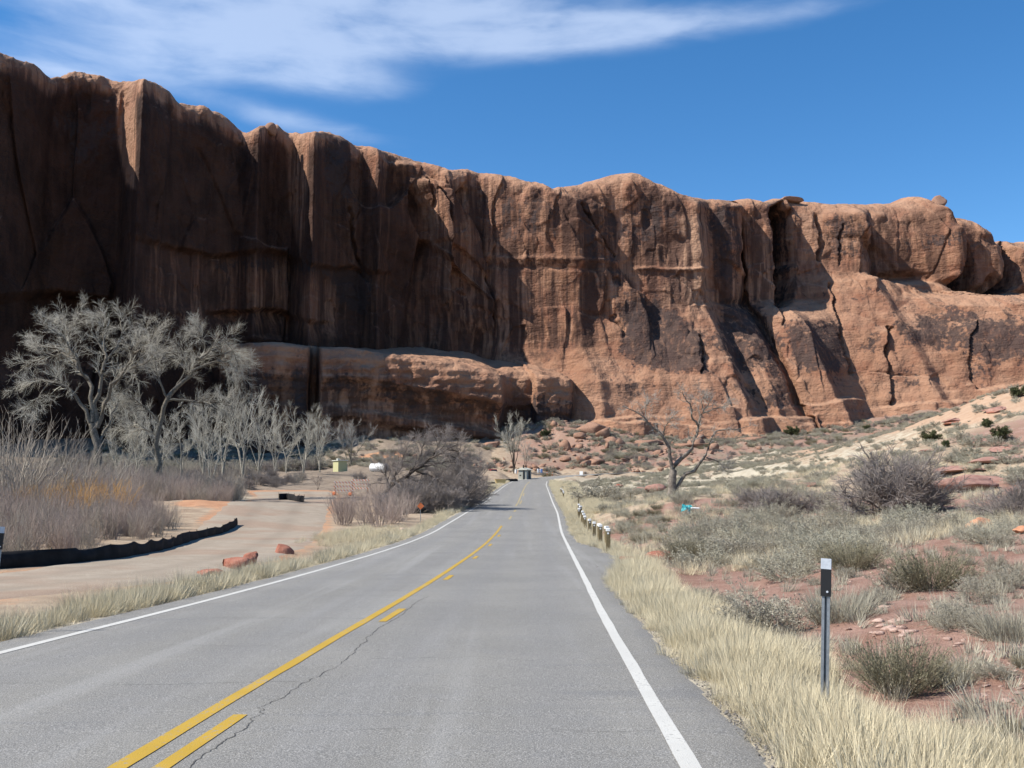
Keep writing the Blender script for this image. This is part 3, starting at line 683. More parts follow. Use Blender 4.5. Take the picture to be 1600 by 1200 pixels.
    dsp += rim * (1.6 * fbm(L * .11, Z * .11, 4, 12) + .8 * fbm(L * .35, Z * .4, 3, 13))
    # low horizontal ledges along the foot
    for ey, am in ((628, 3.0), (654, 5.0), (672, 6)):
        e_ = ey + 22 * fbm(px * .007, px * 0 + ey, 3, ey) + np.interp(px, [900, 1200, 1600], [0, 2, -24])
        dsp += am * sst(880, 960, px) * sst(e_ - 2, e_ + 2.5, py) * (.12 + .88 * sst(-.1, .25, fbm(px * .011, px * 0 + ey * 2, 3, ey + 1)))
    # cracks
    for pts, w, dep in [([(1278, 338), (1280, 370), (1273, 405)], 6, 9), ([(1290, 448), (1297, 490), (1302, 545), (1310, 585)], 3.6, 9), ([(1375, 515), (1368, 560), (1374, 590), (1371, 632)], 5.0, 11), ([(1382, 515), (1373, 545)], 3, 6),
                        ([(1084, 528), (1086, 555), (1080, 585)], 4.0, 6), ([(1512, 505), (1494, 540), (1492, 590), (1500, 612)], 2.6, 7), ([(1307, 355), (1305, 415)], 2.5, 4), ([(948, 500), (962, 530)], 5, 3), ([(1155, 320), (1156, 370), (1150, 400)], 3, 5),
                        ([(1208, 480), (1212, 510)], 4, 6), ([(905, 320), (930, 365), (958, 405)], 2.5, 4), ([(545, 330), (552, 400), (575, 440)], 3, 4), ([(660, 290), (668, 330)], 4, 5), ([(1360, 330), (1335, 400)], 3, 2), ([(1340, 585), (1440, 590)], 2.0, 1.0)]:
        dist, tt = dpoly(px + 5 * fbm(py * .07, px * .015, 3, 17), py + 3 * fbm(py * .1, px * .05, 2, 18), pts)
        w = w * .72 * (1 + .6 * fbm(py * .06, px * .01, 2, 23)); pa = np.array(pts, float); o_ = pa[:, 1].argsort(); ex = np.interp(py, pa[o_, 1], pa[o_, 0]); yr = sst(pa[:, 1].min() - 6, pa[:, 1].min() + 10, py) * (1 - sst(pa[:, 1].max() - 10, pa[:, 1].max() + 6, py))
        dsp += (1.6 if dep > 4 else .6) * yr * sst(-46, -3, px - ex) * (1 - sst(-2, 2, px - ex))
        dsp -= dep * np.exp(-(dist / w) ** 4) * (.4 + .6 * np.sin(np.clip(tt * .9 + .08, 0, 1) * math.pi))
    # deep chimneys between the fins
    for poly, dep, sf in [([(1207, 322), (1226, 314), (1238, 330), (1240, 400), (1236, 450), (1228, 478), (1209, 482)], 30, 2.5), ([(1483, 330), (1499, 350), (1514, 390), (1520, 430), (1516, 455), (1478, 455), (1480, 400)], 34, 3), ([(1567, 378), (1586, 392), (1584, 430), (1578, 456), (1560, 456)], 26, 3), ([(1340, 330), (1352, 350), (1364, 400), (1364, 434), (1354, 432), (1345, 390)], 9, 3)]:
        dsp -= dep * softpoly(px + 2 * fbm(py * .06, px * .03, 3, 19), py, poly, sf)
    # arch-shaped alcove with a rounded dome inside (far right)
    dsp -= 5 * sst(1.0, .6, np.hypot((px - 1546) / 17, (py - 452) / 26)) * (py < 460)
    keep = np.concatenate([np.ones(nw), np.linspace(1, .35, na), np.linspace(.3, .05, nb)])
    dsp = dsp * keep[None]
    X = X + N0[0] * dsp; Y = Y + N0[1] * dsp
    cr, _, _, er = cells(L * .14, Y * .05, 47)
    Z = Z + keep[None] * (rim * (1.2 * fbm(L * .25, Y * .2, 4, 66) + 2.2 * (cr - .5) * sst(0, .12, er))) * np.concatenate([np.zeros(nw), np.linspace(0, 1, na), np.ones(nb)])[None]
    # ---- what the rock is coated with, plus painted shade and sunlight
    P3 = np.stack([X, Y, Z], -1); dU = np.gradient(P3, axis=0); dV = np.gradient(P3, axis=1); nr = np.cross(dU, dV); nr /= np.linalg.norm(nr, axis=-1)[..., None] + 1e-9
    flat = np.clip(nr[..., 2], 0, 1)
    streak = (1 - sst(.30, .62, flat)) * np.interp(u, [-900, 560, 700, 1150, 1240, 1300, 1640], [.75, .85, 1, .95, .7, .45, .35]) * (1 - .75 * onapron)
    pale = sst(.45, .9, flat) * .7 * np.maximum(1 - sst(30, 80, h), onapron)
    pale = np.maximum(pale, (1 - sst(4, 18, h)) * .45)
    pale = np.maximum(pale, .8 * softpoly(px, py, [(1060, 340), (1095, 335), (1100, 440), (1095, 490), (1020, 480), (1050, 420)], 18))  # paler colour painted here so the wall section looks sunlit
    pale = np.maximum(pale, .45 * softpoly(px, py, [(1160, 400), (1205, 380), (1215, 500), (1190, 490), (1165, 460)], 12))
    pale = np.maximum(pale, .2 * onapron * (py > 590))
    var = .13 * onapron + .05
    for poly, wgt, sf in [([(1207, 322), (1226, 314), (1238, 330), (1240, 400), (1236, 450), (1228, 478), (1209, 482)], 1.2, 4), ([(1483, 330), (1499, 350), (1514, 390), (1520, 430), (1516, 455), (1478, 455), (1480, 400)], 1.0, 4), ([(1567, 378), (1586, 392), (1584, 430), (1578, 456), (1560, 456)], .9, 4), ([(945, 480), (1000, 470), (1060, 500), (1095, 520), (1090, 590), (990, 580), (960, 550)], .75, 22), ([(1125, 470), (1160, 450), (1215, 540), (1205, 585), (1130, 585), (1100, 540)], .62, 20), ([(1212, 505), (1240, 500), (1298, 505), (1306, 580), (1225, 590)], .72, 18),  # the leading chimney polygons paint shade into the recesses
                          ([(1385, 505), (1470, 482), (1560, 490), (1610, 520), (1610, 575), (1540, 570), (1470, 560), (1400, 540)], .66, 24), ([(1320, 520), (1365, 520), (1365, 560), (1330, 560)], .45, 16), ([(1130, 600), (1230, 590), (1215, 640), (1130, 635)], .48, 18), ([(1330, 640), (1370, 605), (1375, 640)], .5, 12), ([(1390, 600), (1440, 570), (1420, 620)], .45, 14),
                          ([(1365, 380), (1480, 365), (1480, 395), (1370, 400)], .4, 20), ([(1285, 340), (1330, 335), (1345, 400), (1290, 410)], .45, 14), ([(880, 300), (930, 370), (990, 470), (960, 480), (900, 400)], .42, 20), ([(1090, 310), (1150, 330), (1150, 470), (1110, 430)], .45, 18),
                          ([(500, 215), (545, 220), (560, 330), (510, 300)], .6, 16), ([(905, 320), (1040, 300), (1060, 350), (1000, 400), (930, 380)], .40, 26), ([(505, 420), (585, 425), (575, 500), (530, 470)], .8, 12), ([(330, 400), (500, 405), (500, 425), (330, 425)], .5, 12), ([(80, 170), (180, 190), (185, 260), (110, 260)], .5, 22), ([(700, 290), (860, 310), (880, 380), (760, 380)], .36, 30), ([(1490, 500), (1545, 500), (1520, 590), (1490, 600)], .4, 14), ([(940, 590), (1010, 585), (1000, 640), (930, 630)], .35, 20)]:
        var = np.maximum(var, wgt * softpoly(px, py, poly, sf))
    coat_shade = np.interp(px, [-900, 180, 205, 215, 440, 560, 700, 780, 900, 1200], [1, 1, .9, 1, .96, .90, .72, .42, .42, .28]) * (1 - .5 * sst(.35, .8, flat)) * sst(8, 34, h) * (1 - onapron)  # darkest leftwards: painted shade on top of real varnish
    coat_shade *= 1 - .5 * softpoly(px, py, [(215, 380), (330, 405), (500, 425), (560, 520), (300, 510), (225, 470)], 20)
    for q_ in ([(448, 212), (484, 215), (480, 330), (470, 400), (455, 330)], [(560, 232), (592, 240), (590, 300), (572, 280)], [(660, 280), (702, 290), (715, 400), (690, 390), (668, 340)]): coat_shade *= 1 - .6 * softpoly(px, py, q_, 6)  # coat thinned to paint sunlight on the prow faces
    coat_shade *= 1 - .8 * softpoly(px, py, [(1055, 345), (1095, 340), (1100, 440), (1120, 540), (1020, 490), (990, 440), (1045, 420)], 16)  # coat thinned so this wall section looks sunlit
    prow = softpoly(px, py, [(184, 130), (212, 130), (212, 300), (198, 300), (184, 230)], 3); streak *= 1 - .8 * prow; pale = np.maximum(pale, .3 * prow)  # prow face painted paler and plainer, as if sunlit
    coat_shade *= 1 - .95 * softpoly(px, py, [(183, 135), (211, 135), (211, 300), (196, 290), (183, 220)], 4)  # dark coat removed to paint the same prow face sunlit
    me = mesh_np("cliff", P3, grid_faces(*Z.shape), M_CLIFF, True, dict(streak=streak, pale=pale, varnish_and_shade=var, coat_shade=coat_shade))
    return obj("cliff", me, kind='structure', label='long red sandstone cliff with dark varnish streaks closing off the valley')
build_cliff()

def build_bench():
    plan = np.array([(150, 345), (330, 330), (380, 312), (392, 300), (410, 298), (470, 302), (481, 304), (485, 316), (494, 317), (500, 304), (560, 306), (640, 310), (700, 312), (740, 314), (782, 316), (787, 330), (800, 333), (830, 334), (838, 329), (860, 330), (892, 333), (897, 346), (930, 360), (980, 372)], float)
    topy = np.array([(150, 545), (330, 540), (400, 533), (440, 533), (478, 540), (500, 541), (540, 541), (600, 549), (640, 556), (700, 566), (760, 576), (782, 584), (800, 580), (835, 582), (870, 588), (893, 590), (910, 600), (980, 660)], float)
    us = np.linspace(150, 980, 450); d = np.interp(us, plan[:, 0], plan[:, 1])
    ker = np.exp(-np.linspace(-2, 2, 5) ** 2); ker /= ker.sum(); d = np.convolve(np.pad(d, 2, mode='edge'), ker, 'valid')
    ty = np.interp(us, topy[:, 0], topy[:, 1])
    n0 = np.array([.25, -.968])
    b2 = at(us, np.full_like(us, 600.), d)[:, :2]; zt = at(us, ty, d)[:, 2]; zb = 4.0
    nw, na, nb = 115, 9, 34; R = 2.6
    t = np.linspace(0, 1, nw); Zw = zb + (zt - R - zb)[:, None] * t[None]
    th = np.linspace(0, math.pi / 2, na + 1)[1:]; Za = (zt - R)[:, None] + R * np.sin(th)[None]; Oa = -(R * (1 - np.cos(th)))[None] + 0 * us[:, None]
    bk = np.geomspace(.8, 75, nb); rise = np.interp(us, [150, 400, 560, 700, 860, 980], [.12, .12, .15, .26, .34, .38])
    Zb = zt[:, None] + bk[None] * rise[:, None]; Ob = Oa[:, -1:] - bk[None]
    Z = np.concatenate([Zw, Za, Zb], 1); O = np.concatenate([0 * Zw, Oa, Ob], 1)
    X = b2[:, None, 0] + n0[0] * O; Y = b2[:, None, 1] + n0[1] * O
    px, py = proj(np.stack([X, Y, Z], -1)); u = np.broadcast_to(us[:, None], Z.shape); L = u * .2
    h = py - ty[:, None]
    # bulging lip, hollow beneath it, lower course, undercut foot
    prof = np.interp(h, [-5, 0, 20, 48, 60, 78, 92, 100, 108, 118, 132, 150], [0, .6, 1.8, 2.4, .2, -1.8, -1.2, .4, .2, -2.4, -2.8, -1.0])
    prof *= np.interp(u, [400, 520, 600, 700, 780, 800, 900], [.4, .7, 1.1, 1.5, 1.5, .3, .3])
    dsp = prof + 1.2 * fbm(L * .10, Z * .05, 4, 101) + .8 * fbm(L * .3, Z * .3, 4, 102)
    c1, rx, ry, ed = cells(L * .25, Z * .22 + .5 * vn2(L * .1, Z * .1, 4), 131); dsp += (.9 * (c1 - .5) + .7 * ry * (c1 - .5)) * sst(0, .12, ed)
    st = np.sin(Z * 2.2 + 2.0 * fbm(L * .08, Z * .1, 3, 7)); dsp += .22 * st
    keep = np.concatenate([np.ones(nw + na), np.linspace(.9, .2, nb)])[None]
    X = X + n0[0] * dsp * keep; Y = Y + n0[1] * dsp * keep
    back = np.concatenate([np.zeros(nw), np.linspace(0, 1, na), np.ones(nb)])[None]
    cb, _, _, eb = cells(X * .18, Y * .18, 9); Z = Z + back * (.7 * fbm(X * .12, Y * .12, 4, 103) + .9 * (cb - .5) * sst(0, .2, eb) * sst(560, 720, u))
    P3 = np.stack([X, Y, Z], -1); nr = np.cross(np.gradient(P3, axis=0), np.gradient(P3, axis=1)); nr /= np.linalg.norm(nr, axis=-1)[..., None] + 1e-9
    flat = np.clip(nr[..., 2], 0, 1)
    var = .42 * np.exp(-((h - 62) / 26) ** 2) * sst(480, 520, u) + .45 * sst(30, 60, h) * (u < 480) + .30 * sst(10, 30, h) * (u > 830)  # darker below the lip and towards both ends
    me = mesh_np("bench", P3, grid_faces(*Z.shape), M_CLIFF, True, dict(streak=(1 - sst(.3, .6, flat)) * .75 * sst(20, 45, h), pale=np.maximum(sst(.3, .8, flat) * .55, .35 * (1 - sst(10, 40, h))), varnish_and_shade=var, coat_shade=.5 * sst(30, 60, h) * (u < 484) + .3 * sst(45, 60, h)))
    obj("cliff_bench", me, kind='structure', label='low sandstone bench with rounded lip in front of the main cliff')
build_bench()

# ------------------------------------------------------------------ plants: generators
def sprout(rng, P, R, n, tr, length, ang, k, rr, up=0.0, wob=0.1, tip=0.25, ratio=False, rmin=0.0):
    """n children per parent branch; returns (B*n,k,3), (B*n,k)"""
    B, kp, _ = P.shape; N = B * n
    par = np.repeat(np.arange(B), n)
    t = tr[0] + (tr[1] - tr[0]) * ((np.tile(np.arange(n), B) + rng.random(N)) / n); s = t * (kp - 1); i = np.minimum(s.astype(int), kp - 2); f = (s - i)[:, None]
    pos = P[par, i] * (1 - f) + P[par, i + 1] * f; tan = P[par, i + 1] - P[par, i]; tan /= np.linalg.norm(tan, axis=1)[:, None] + 1e-9
    rad = (R[par, i] * (1 - f[:, 0]) + R[par, i + 1] * f[:, 0]) * rr; rad = np.maximum(rad, rmin)
    v = rng.normal(size=(N, 3)); v -= (v * tan).sum(1)[:, None] * tan; v /= np.linalg.norm(v, axis=1)[:, None] + 1e-9
    a = np.clip(rng.normal(ang[0], ang[1], N), .05, 2.2)[:, None]
    d = np.cos(a) * tan + np.sin(a) * v
    pl = np.linalg.norm(np.diff(P, axis=1), axis=2).sum(1)[par]
    ln = (length * pl if ratio else length) * (0.65 + 0.7 * rng.random(N)) * (1.0 - .45 * t)
    out = np.empty((N, k, 3)); out[:, 0] = pos; step = (ln / (k - 1))[:, None]
    for j in range(1, k):
        d = d + rng.normal(0, wob, (N, 3)); d[:, 2] += up; d /= np.linalg.norm(d, axis=1)[:, None]
        out[:, j] = out[:, j - 1] + d * step
    Rr = rad[:, None] * np.linspace(1, tip, k)[None]
    return out, Rr
def tubes(P, R, sides=3):
    B, k, _ = P.shape; T = np.gradient(P, axis=1); T /= np.linalg.norm(T, axis=2)[..., None] + 1e-9
    ref = np.where(np.abs(T[..., 2:3]) > .9, np.array([1., 0, 0]), np.array([0, 0, 1.])); A = np.cross(T, ref); A /= np.linalg.norm(A, axis=2)[..., None] + 1e-9; C = np.cross(T, A)
    th = np.arange(sides) * 2 * math.pi / sides
    V = P[:, :, None] + R[:, :, None, None] * (np.cos(th)[None, None, :, None] * A[:, :, None] + np.sin(th)[None, None, :, None] * C[:, :, None])
    b = np.arange(B)[:, None, None] * k * sides; j = np.arange(k - 1)[None, :, None] * sides; s = np.arange(sides)[None, None, :]; s2 = (s + 1) % sides
    f = np.stack([b + j + s, b + j + s2, b + j + sides + s2, b + j + sides + s], -1).reshape(-1, 4)
    return V.reshape(-1, 3), f
def join(parts):
    """[(V, F), ...] -> V, [F4, F3]"""
    Vs, F3, F4, n = [], [], [], 0
    for V, Fc in parts:
        for fc in (Fc if isinstance(Fc, list) else [Fc]):
            (F4 if fc.shape[1] == 4 else F3).append(fc + n)
        Vs.append(V); n += len(V)
    return np.concatenate(Vs), [np.concatenate(x) for x in (F4, F3) if x]
def leaves(rng, P, per, size, t0=0.2, spread=.6):
    """small leaf triangles along branches"""
    B, k, _ = P.shape; N = B * per; par = np.repeat(np.arange(B), per); s = (t0 + (1 - t0) * rng.random(N)) * (k - 1); i = np.minimum(s.astype(int), k - 2); f = (s - i)[:, None]
    c = P[par, i] * (1 - f) + P[par, i + 1] * f + rng.normal(0, size * .35, (N, 3)); tan = P[par, i + 1] - P[par, i]; tan /= np.linalg.norm(tan, axis=1)[:, None] + 1e-9
    d = tan + rng.normal(0, spread, (N, 3)); d /= np.linalg.norm(d, axis=1)[:, None]; w = np.cross(d, rng.normal(size=(N, 3))); w /= np.linalg.norm(w, axis=1)[:, None] + 1e-9
    sz = size * (.5 + rng.random(N))[:, None]
    V = np.stack([c - w * sz * .22, c + w * sz * .22, c + d * sz], 1).reshape(-1, 3)
    return V, np.arange(N * 3).reshape(-1, 3)
def blades(rng, n, base_r, h, spread, width, lean=(0, 0), seg=3):
    """grass blades: tapering bent ribbons"""
    a = rng.random(n) * 2 * math.pi; r = base_r * np.sqrt(rng.random(n)); p = np.stack([r * np.cos(a), r * np.sin(a), -.03 * np.ones(n)], 1)
    a2 = a + rng.normal(0, .7, n); tilt = np.abs(rng.normal(0, spread, n)) + .25 * spread * r / (base_r + 1e-6)
    d = np.stack([np.cos(a2) * np.sin(tilt) + lean[0], np.sin(a2) * np.sin(tilt) + lean[1], np.cos(tilt)], 1); d /= np.linalg.norm(d, axis=1)[:, None]
    ln = h * (.45 + .6 * rng.random(n)); w = width * (.7 + .6 * rng.random(n)); az = rng.random(n) * math.pi; wd = np.stack([np.cos(az), np.sin(az), 0 * az], 1)
    pts = [p]
    for j in range(seg - 1):
        d = d + np.stack([np.cos(a2) * .16, np.sin(a2) * .16, -.10 * np.ones(n)], 1) * (j + .3) * rng.random(n)[:, None]; d /= np.linalg.norm(d, axis=1)[:, None]
        pts.append(pts[-1] + d * (ln / (seg - 1))[:, None])
    V = []
    for j, q in enumerate(pts[:-1]): V += [q - wd * (w * (1 - .35 * j))[:, None], q + wd * (w * (1 - .35 * j))[:, None]]
    V.append(pts[-1]); V = np.stack(V, 1); m = V.shape[1]; b = np.arange(n)[:, None] * m
    F4 = np.concatenate([b + np.array([[2 * j, 2 * j + 1, 2 * j + 3, 2 * j + 2]]) for j in range(seg - 2)]) if seg > 2 else np.zeros((0, 4), int)
    F3 = b + np.array([[m - 3, m - 2, m - 1]])
    return V.reshape(-1, 3), [F4, F3] if len(F4) else [F3]
def dome(rng, n, k, length, tilt_max, r, wob=.12, up=.05, tilt_min=0.0, base_r=.06):
    """stems fanning out of one root"""
    a = rng.random(n) * 2 * math.pi; t = tilt_min + (tilt_max - tilt_min) * np.sqrt(rng.random(n))
    d = np.stack([np.cos(a) * np.sin(t), np.sin(a) * np.sin(t), np.cos(t)], 1); ln = length * (.7 + .45 * rng.random(n)); P = np.empty((n, k, 3))
    P[:, 0] = np.stack([np.cos(a) * base_r, np.sin(a) * base_r, -.05 * np.ones(n)], 1) * rng.random(n)[:, None]; P[:, 0, 2] = -.05
    for j in range(1, k):
        d = d + rng.normal(0, wob, (n, 3)); d[:, 2] += up; d /= np.linalg.norm(d, axis=1)[:, None]; P[:, j] = P[:, j - 1] + d * (ln / (k - 1))[:, None]
    return P, r * (.7 + .6 * rng.random(n))[:, None] * np.linspace(1, .35, k)[None]

def mat_plant(name, a, b, c=None, rough=.95):
    """a..b per plant, c flecks along the twigs"""
    t = NT(name, rough, .05); col = t.mix(t.rand(), a, b)
    n = t.noise(t.coord(), 9.0, 2)
    col = t.mix(t.rng(n, .42, .66, 0, .6), col, c or tuple(x * .6 for x in a))
    t.color(col); return t.m
M_BARK = simple("cottonwood_bark", (0.155, 0.137, 0.11), .95, .05, .35, 6)
M_BARK_PALE = simple("pale_grove_bark", (0.30, 0.275, 0.225), .95, .05, .3, 4)
M_BARK_DARK = simple("dark_bark", (0.075, 0.06, 0.05), .95, .05, .35, 6)
M_BARK_DEAD = simple("weathered_dead_wood", (0.17, 0.145, 0.12), .95, .05, .4, 5)
M_TWIG = mat_plant("pale_bare_twigs", (0.55, 0.52, 0.44), (0.47, 0.44, 0.37), (0.30, 0.28, 0.23))
M_TWIG_GREY = mat_plant("grey_bare_twigs", (0.29, 0.25, 0.225), (0.24, 0.21, 0.19), (0.17, 0.145, 0.13))
M_TWIG_WHITE = mat_plant("bleached_twigs", (0.40, 0.375, 0.33), (0.32, 0.30, 0.27), (0.22, 0.19, 0.165))
M_SAGE = mat_plant("sagebrush_leaf", (0.335, 0.305, 0.235), (0.275, 0.25, 0.195), (0.41, 0.375, 0.30))
M_SAGE_PALE = mat_plant("pale_saltbush_leaf", (0.41, 0.385, 0.295), (0.35, 0.33, 0.255), (0.28, 0.255, 0.195))
M_OLIVE = mat_plant("olive_rabbitbrush", (0.195, 0.18, 0.118), (0.24, 0.215, 0.145), (0.30, 0.265, 0.185))
M_BRUSH = mat_plant("tamarisk_stems", (0.36, 0.285, 0.245), (0.42, 0.35, 0.295), (0.29, 0.225, 0.19))
M_BRUSH_GREY = mat_plant("grey_tamarisk_stems", (0.32, 0.28, 0.23), (0.37, 0.325, 0.265), (0.24, 0.20, 0.165))
M_BRUSH_ORANGE = mat_plant("orange_willow_stems", (0.58, 0.34, 0.13), (0.52, 0.31, 0.14), (0.42, 0.25, 0.12))
M_STRAW = mat_plant("dry_straw_grass", (0.66, 0.575, 0.395), (0.575, 0.50, 0.34), (0.47, 0.40, 0.27))
M_STRAW_GREY = mat_plant("grey_bunch_grass", (0.43, 0.395, 0.30), (0.36, 0.335, 0.26), (0.27, 0.245, 0.19))
M_JUNIPER = mat_plant("juniper_green", (0.075, 0.085, 0.04), (0.095, 0.10, 0.05), (0.05, 0.055, 0.03))

def proto_sage(seed, mat, per=16, fat=1.0, tilt=1.25):
    r = np.random.default_rng(seed); P, R = dome(r, 26, 4, .72, tilt, .012, .16, .07, 0.1, .10)
    P[..., :2] *= fat
    Q, S = sprout(r, P, R, 7, (.3, 1), .30, (.55, .2), 3, .55, .06, .12); U, W = sprout(r, Q, S, 3, (.3, 1), .15, (.6, .2), 3, .6, .05, .1)
    parts = [tubes(P, R, 3), tubes(Q, S, 3), leaves(r, Q, per // 3, .045, .2), leaves(r, U, per // 3, .05, .1)]
    V, Fc = join(parts); return mesh_np("sagebrush", V, Fc, mat)
def proto_bare(seed, mat, up=.05, tilt=1.1, n0=16, n1=10, n2=11):
    r = np.random.default_rng(seed); P, R = dome(r, n0, 5, .62, tilt, .018, .2, up, .05, .08)
    Q, S = sprout(r, P, R, n1, (.2, 1), .42, (.6, .25), 4, .5, .04, .16); U, W = sprout(r, Q, S, n2, (.15, 1), .20, (.6, .25), 3, .5, .03, .15, rmin=.0036)
    V, Fc = join([tubes(P, R, 4), tubes(Q, S, 3), tubes(U, W, 3)]); return mesh_np("bare_bush", V, Fc, mat)
def proto_tam(seed, mat, n=34, tilt=.55):
    r = np.random.default_rng(seed); P, R = dome(r, n, 5, .95, tilt, .009, .09, .05, 0, .30)
    Q, S = sprout(r, P, R, 9, (.15, 1), .32, (.42, .15), 3, .5, .10, .1, rmin=.0028); U, W = sprout(r, Q, S, 3, (.3, 1), .14, (.4, .15), 3, .7, .1, .1, rmin=.0026)
    V, Fc = join([tubes(P, R, 3), tubes(Q, S, 3), tubes(U[::2], W[::2], 3)]); return mesh_np("tamarisk", V, Fc, mat)
def proto_wiry(seed, mat):
    r = np.random.default_rng(seed); P, R = dome(r, 230, 4, .62, 1.0, .0036, .10, .05, 0.05, .22)
    Q, S = sprout(r, P, R, 7, (.3, 1), .22, (.35, .15), 3, .75, .08, .10, rmin=.0026)
    V, Fc = join([tubes(P, R, 3), tubes(Q, S, 3), leaves(r, Q, 3, .022, .2, .35)]); return mesh_np("rabbitbrush", V, Fc, mat)
def proto_fine(seed, mat):
    r = np.random.default_rng(seed); P, R = dome(r, 46, 4, .66, 1.3, .007, .16, .07, 0.1, .14)
    Q, S = sprout(r, P, R, 8, (.3, 1), .24, (.55, .2), 3, .6, .06, .12, rmin=.003); U, W = sprout(r, Q, S, 4, (.2, 1), .11, (.6, .2), 3, .7, .05, .12, rmin=.0028)
    V, Fc = join([tubes(P, R, 3), tubes(Q, S, 3), tubes(U, W, 3), leaves(r, U, 4, .026, .1, .6)]); return mesh_np("sagebrush", V, Fc, mat)
def proto_bunch(seed, mat, n=1700, lean=(0, 0)):
    r = np.random.default_rng(seed); V, Fc = blades(r, n, .34, .56, .62, .0026, lean, 3); return mesh_np("bunch_grass", V, Fc, mat)
def proto_tuft(seed, mat, n=95, h=.36, w=.0042, sp=.30, br=.13):
    r = np.random.default_rng(seed); V, Fc = blades(r, n, br, h, sp, w, (r.normal(0, .08), r.normal(0, .08)), 3); return mesh_np("grass_tuft", V, Fc, mat)
def proto_juniper(seed, mat, bark):
    r = np.random.default_rng(seed); P, R = dome(r, 9, 4, .7, .9, .05, .15, .1, .05, .1); Q, S = sprout(r, P, R, 8, (.25, 1), .34, (.7, .25), 3, .5, .08, .15); U, W = sprout(r, Q, S, 6, (.1, 1), .16, (.7, .3), 3, .5, .06, .2)
    V, Fc = join([tubes(P, R, 4), tubes(Q, S, 3)]); me1 = mesh_np("trunk", V, Fc, bark)
    V, Fc = leaves(r, U, 9, .085, 0, .7); me2 = mesh_np("crown", V, [Fc], mat); return me1, me2

P_SAGE = [proto_sage(i, M_SAGE) for i in range(5)]; P_PALE = [proto_sage(20 + i, M_SAGE_PALE, 18, 1.1) for i in range(4)]; P_OLIVE = [proto_wiry(40 + i, M_OLIVE) for i in range(3)]; P_FINE = [proto_fine(50 + i, M_SAGE) for i in range(3)]; P_FPALE = [proto_fine(55 + i, M_SAGE_PALE) for i in range(3)]
P_BARE = [proto_bare(60 + i, M_TWIG_GREY) for i in range(4)]; P_DENSE = [proto_bare(70 + i, M_TWIG_GREY, .05, 1.15, 24, 12, 14) for i in range(3)]; P_TAM = [proto_tam(80 + i, M_BRUSH) for i in range(4)]; P_TAMG = [proto_tam(90 + i, M_BRUSH_GREY, 30, .7) for i in range(3)]; P_TAMO = [proto_tam(95 + i, M_BRUSH_ORANGE, 40, .4) for i in range(2)]
P_BUNCH = [proto_bunch(100 + i, M_STRAW_GREY) for i in range(3)]; P_TUFT = [proto_tuft(120 + i, M_STRAW, 150, .27 + .025 * i, .0021, .34 + .05 * (i % 3), .16) for i in range(6)]; P_TUFTG = [proto_tuft(140 + i, M_STRAW_GREY, 80, .3) for i in range(4)]
P_SHORT = [proto_tuft(150 + i, M_STRAW, 60, .14, .004, .6, .16) for i in range(3)]

# ---- instanced ground cover
def scatter(name, meshes, pts, scale, label, seed=0, tilt=.1, zs=None):
    """one object of kind 'stuff': many small plants or stones spread over the ground"""
    n = len(pts); r = np.random.default_rng(seed)
    lib = bpy.data.collections.new(name + "_pieces")
    for i, me in enumerate(meshes):
        lib.objects.link(bpy.data.objects.new(f"{me.name}_{i:02d}", me))
    pm = bpy.data.meshes.new(name); pm.vertices.add(n); pm.vertices.foreach_set('co', np.asarray(pts, np.float32).ravel())
    a = pm.attributes.new('turn', 'FLOAT_VECTOR', 'POINT'); rot = np.stack([r.normal(0, tilt, n), r.normal(0, tilt, n), r.random(n) * 6.283], 1); a.data.foreach_set('vector', rot.astype(np.float32).ravel())
    sc = np.asarray(scale, float); sc = np.stack([sc, sc, sc * (zs if zs is not None else 1)], 1) if sc.ndim == 1 else sc
    a = pm.attributes.new('size', 'FLOAT_VECTOR', 'POINT'); a.data.foreach_set('vector', sc.astype(np.float32).ravel())
    a = pm.attributes.new('pick', 'INT', 'POINT'); a.data.foreach_set('value', r.integers(0, len(meshes), n).astype(np.int32))
    o = obj(name, pm, kind='stuff', label=label)
    g = bpy.data.node_groups.new(name + "_nodes", 'GeometryNodeTree')
    g.interface.new_socket('Geometry', in_out='INPUT', socket_type='NodeSocketGeometry'); g.interface.new_socket('Geometry', in_out='OUTPUT', socket_type='NodeSocketGeometry')
    gi = g.nodes.new('NodeGroupInput'); go = g.nodes.new('NodeGroupOutput'); ip = g.nodes.new('GeometryNodeInstanceOnPoints'); ci = g.nodes.new('GeometryNodeCollectionInfo')
    ci.inputs['Collection'].default_value = lib; ci.inputs['Separate Children'].default_value = True; ci.inputs['Reset Children'].default_value = True
    g.links.new(gi.outputs[0], ip.inputs['Points']); g.links.new(ci.outputs[0], ip.inputs['Instance']); ip.inputs['Pick Instance'].default_value = True
    for nm, ty, sock in (('turn', 'FLOAT_VECTOR', 'Rotation'), ('size', 'FLOAT_VECTOR', 'Scale'), ('pick', 'INT', 'Instance Index')):
        na = g.nodes.new('GeometryNodeInputNamedAttribute'); na.data_type = ty; na.inputs['Name'].default_value = nm
        g.links.new([x for x in na.outputs if x.enabled and x.name == 'Attribute'][0], ip.inputs[sock])
    g.links.new(ip.outputs[0], go.inputs[0])
    md = o.modifiers.new("spread", 'NODES'); md.node_group = g
    return o
def along_road(rng, n, o0, o1, y0, y1, power=1.0):
    y = y0 * (y1 / y0) ** (rng.random(n) ** power); i = np.interp(y, ys[:len(ys)], np.arange(len(ys))); off = o0 + (o1 - o0) * rng.random(n)
    x = roadX(y) + off; return x, y, off
def pts3(x, y, dz=0.0): return np.stack([x, y, gnd(x, y) + dz], 1)

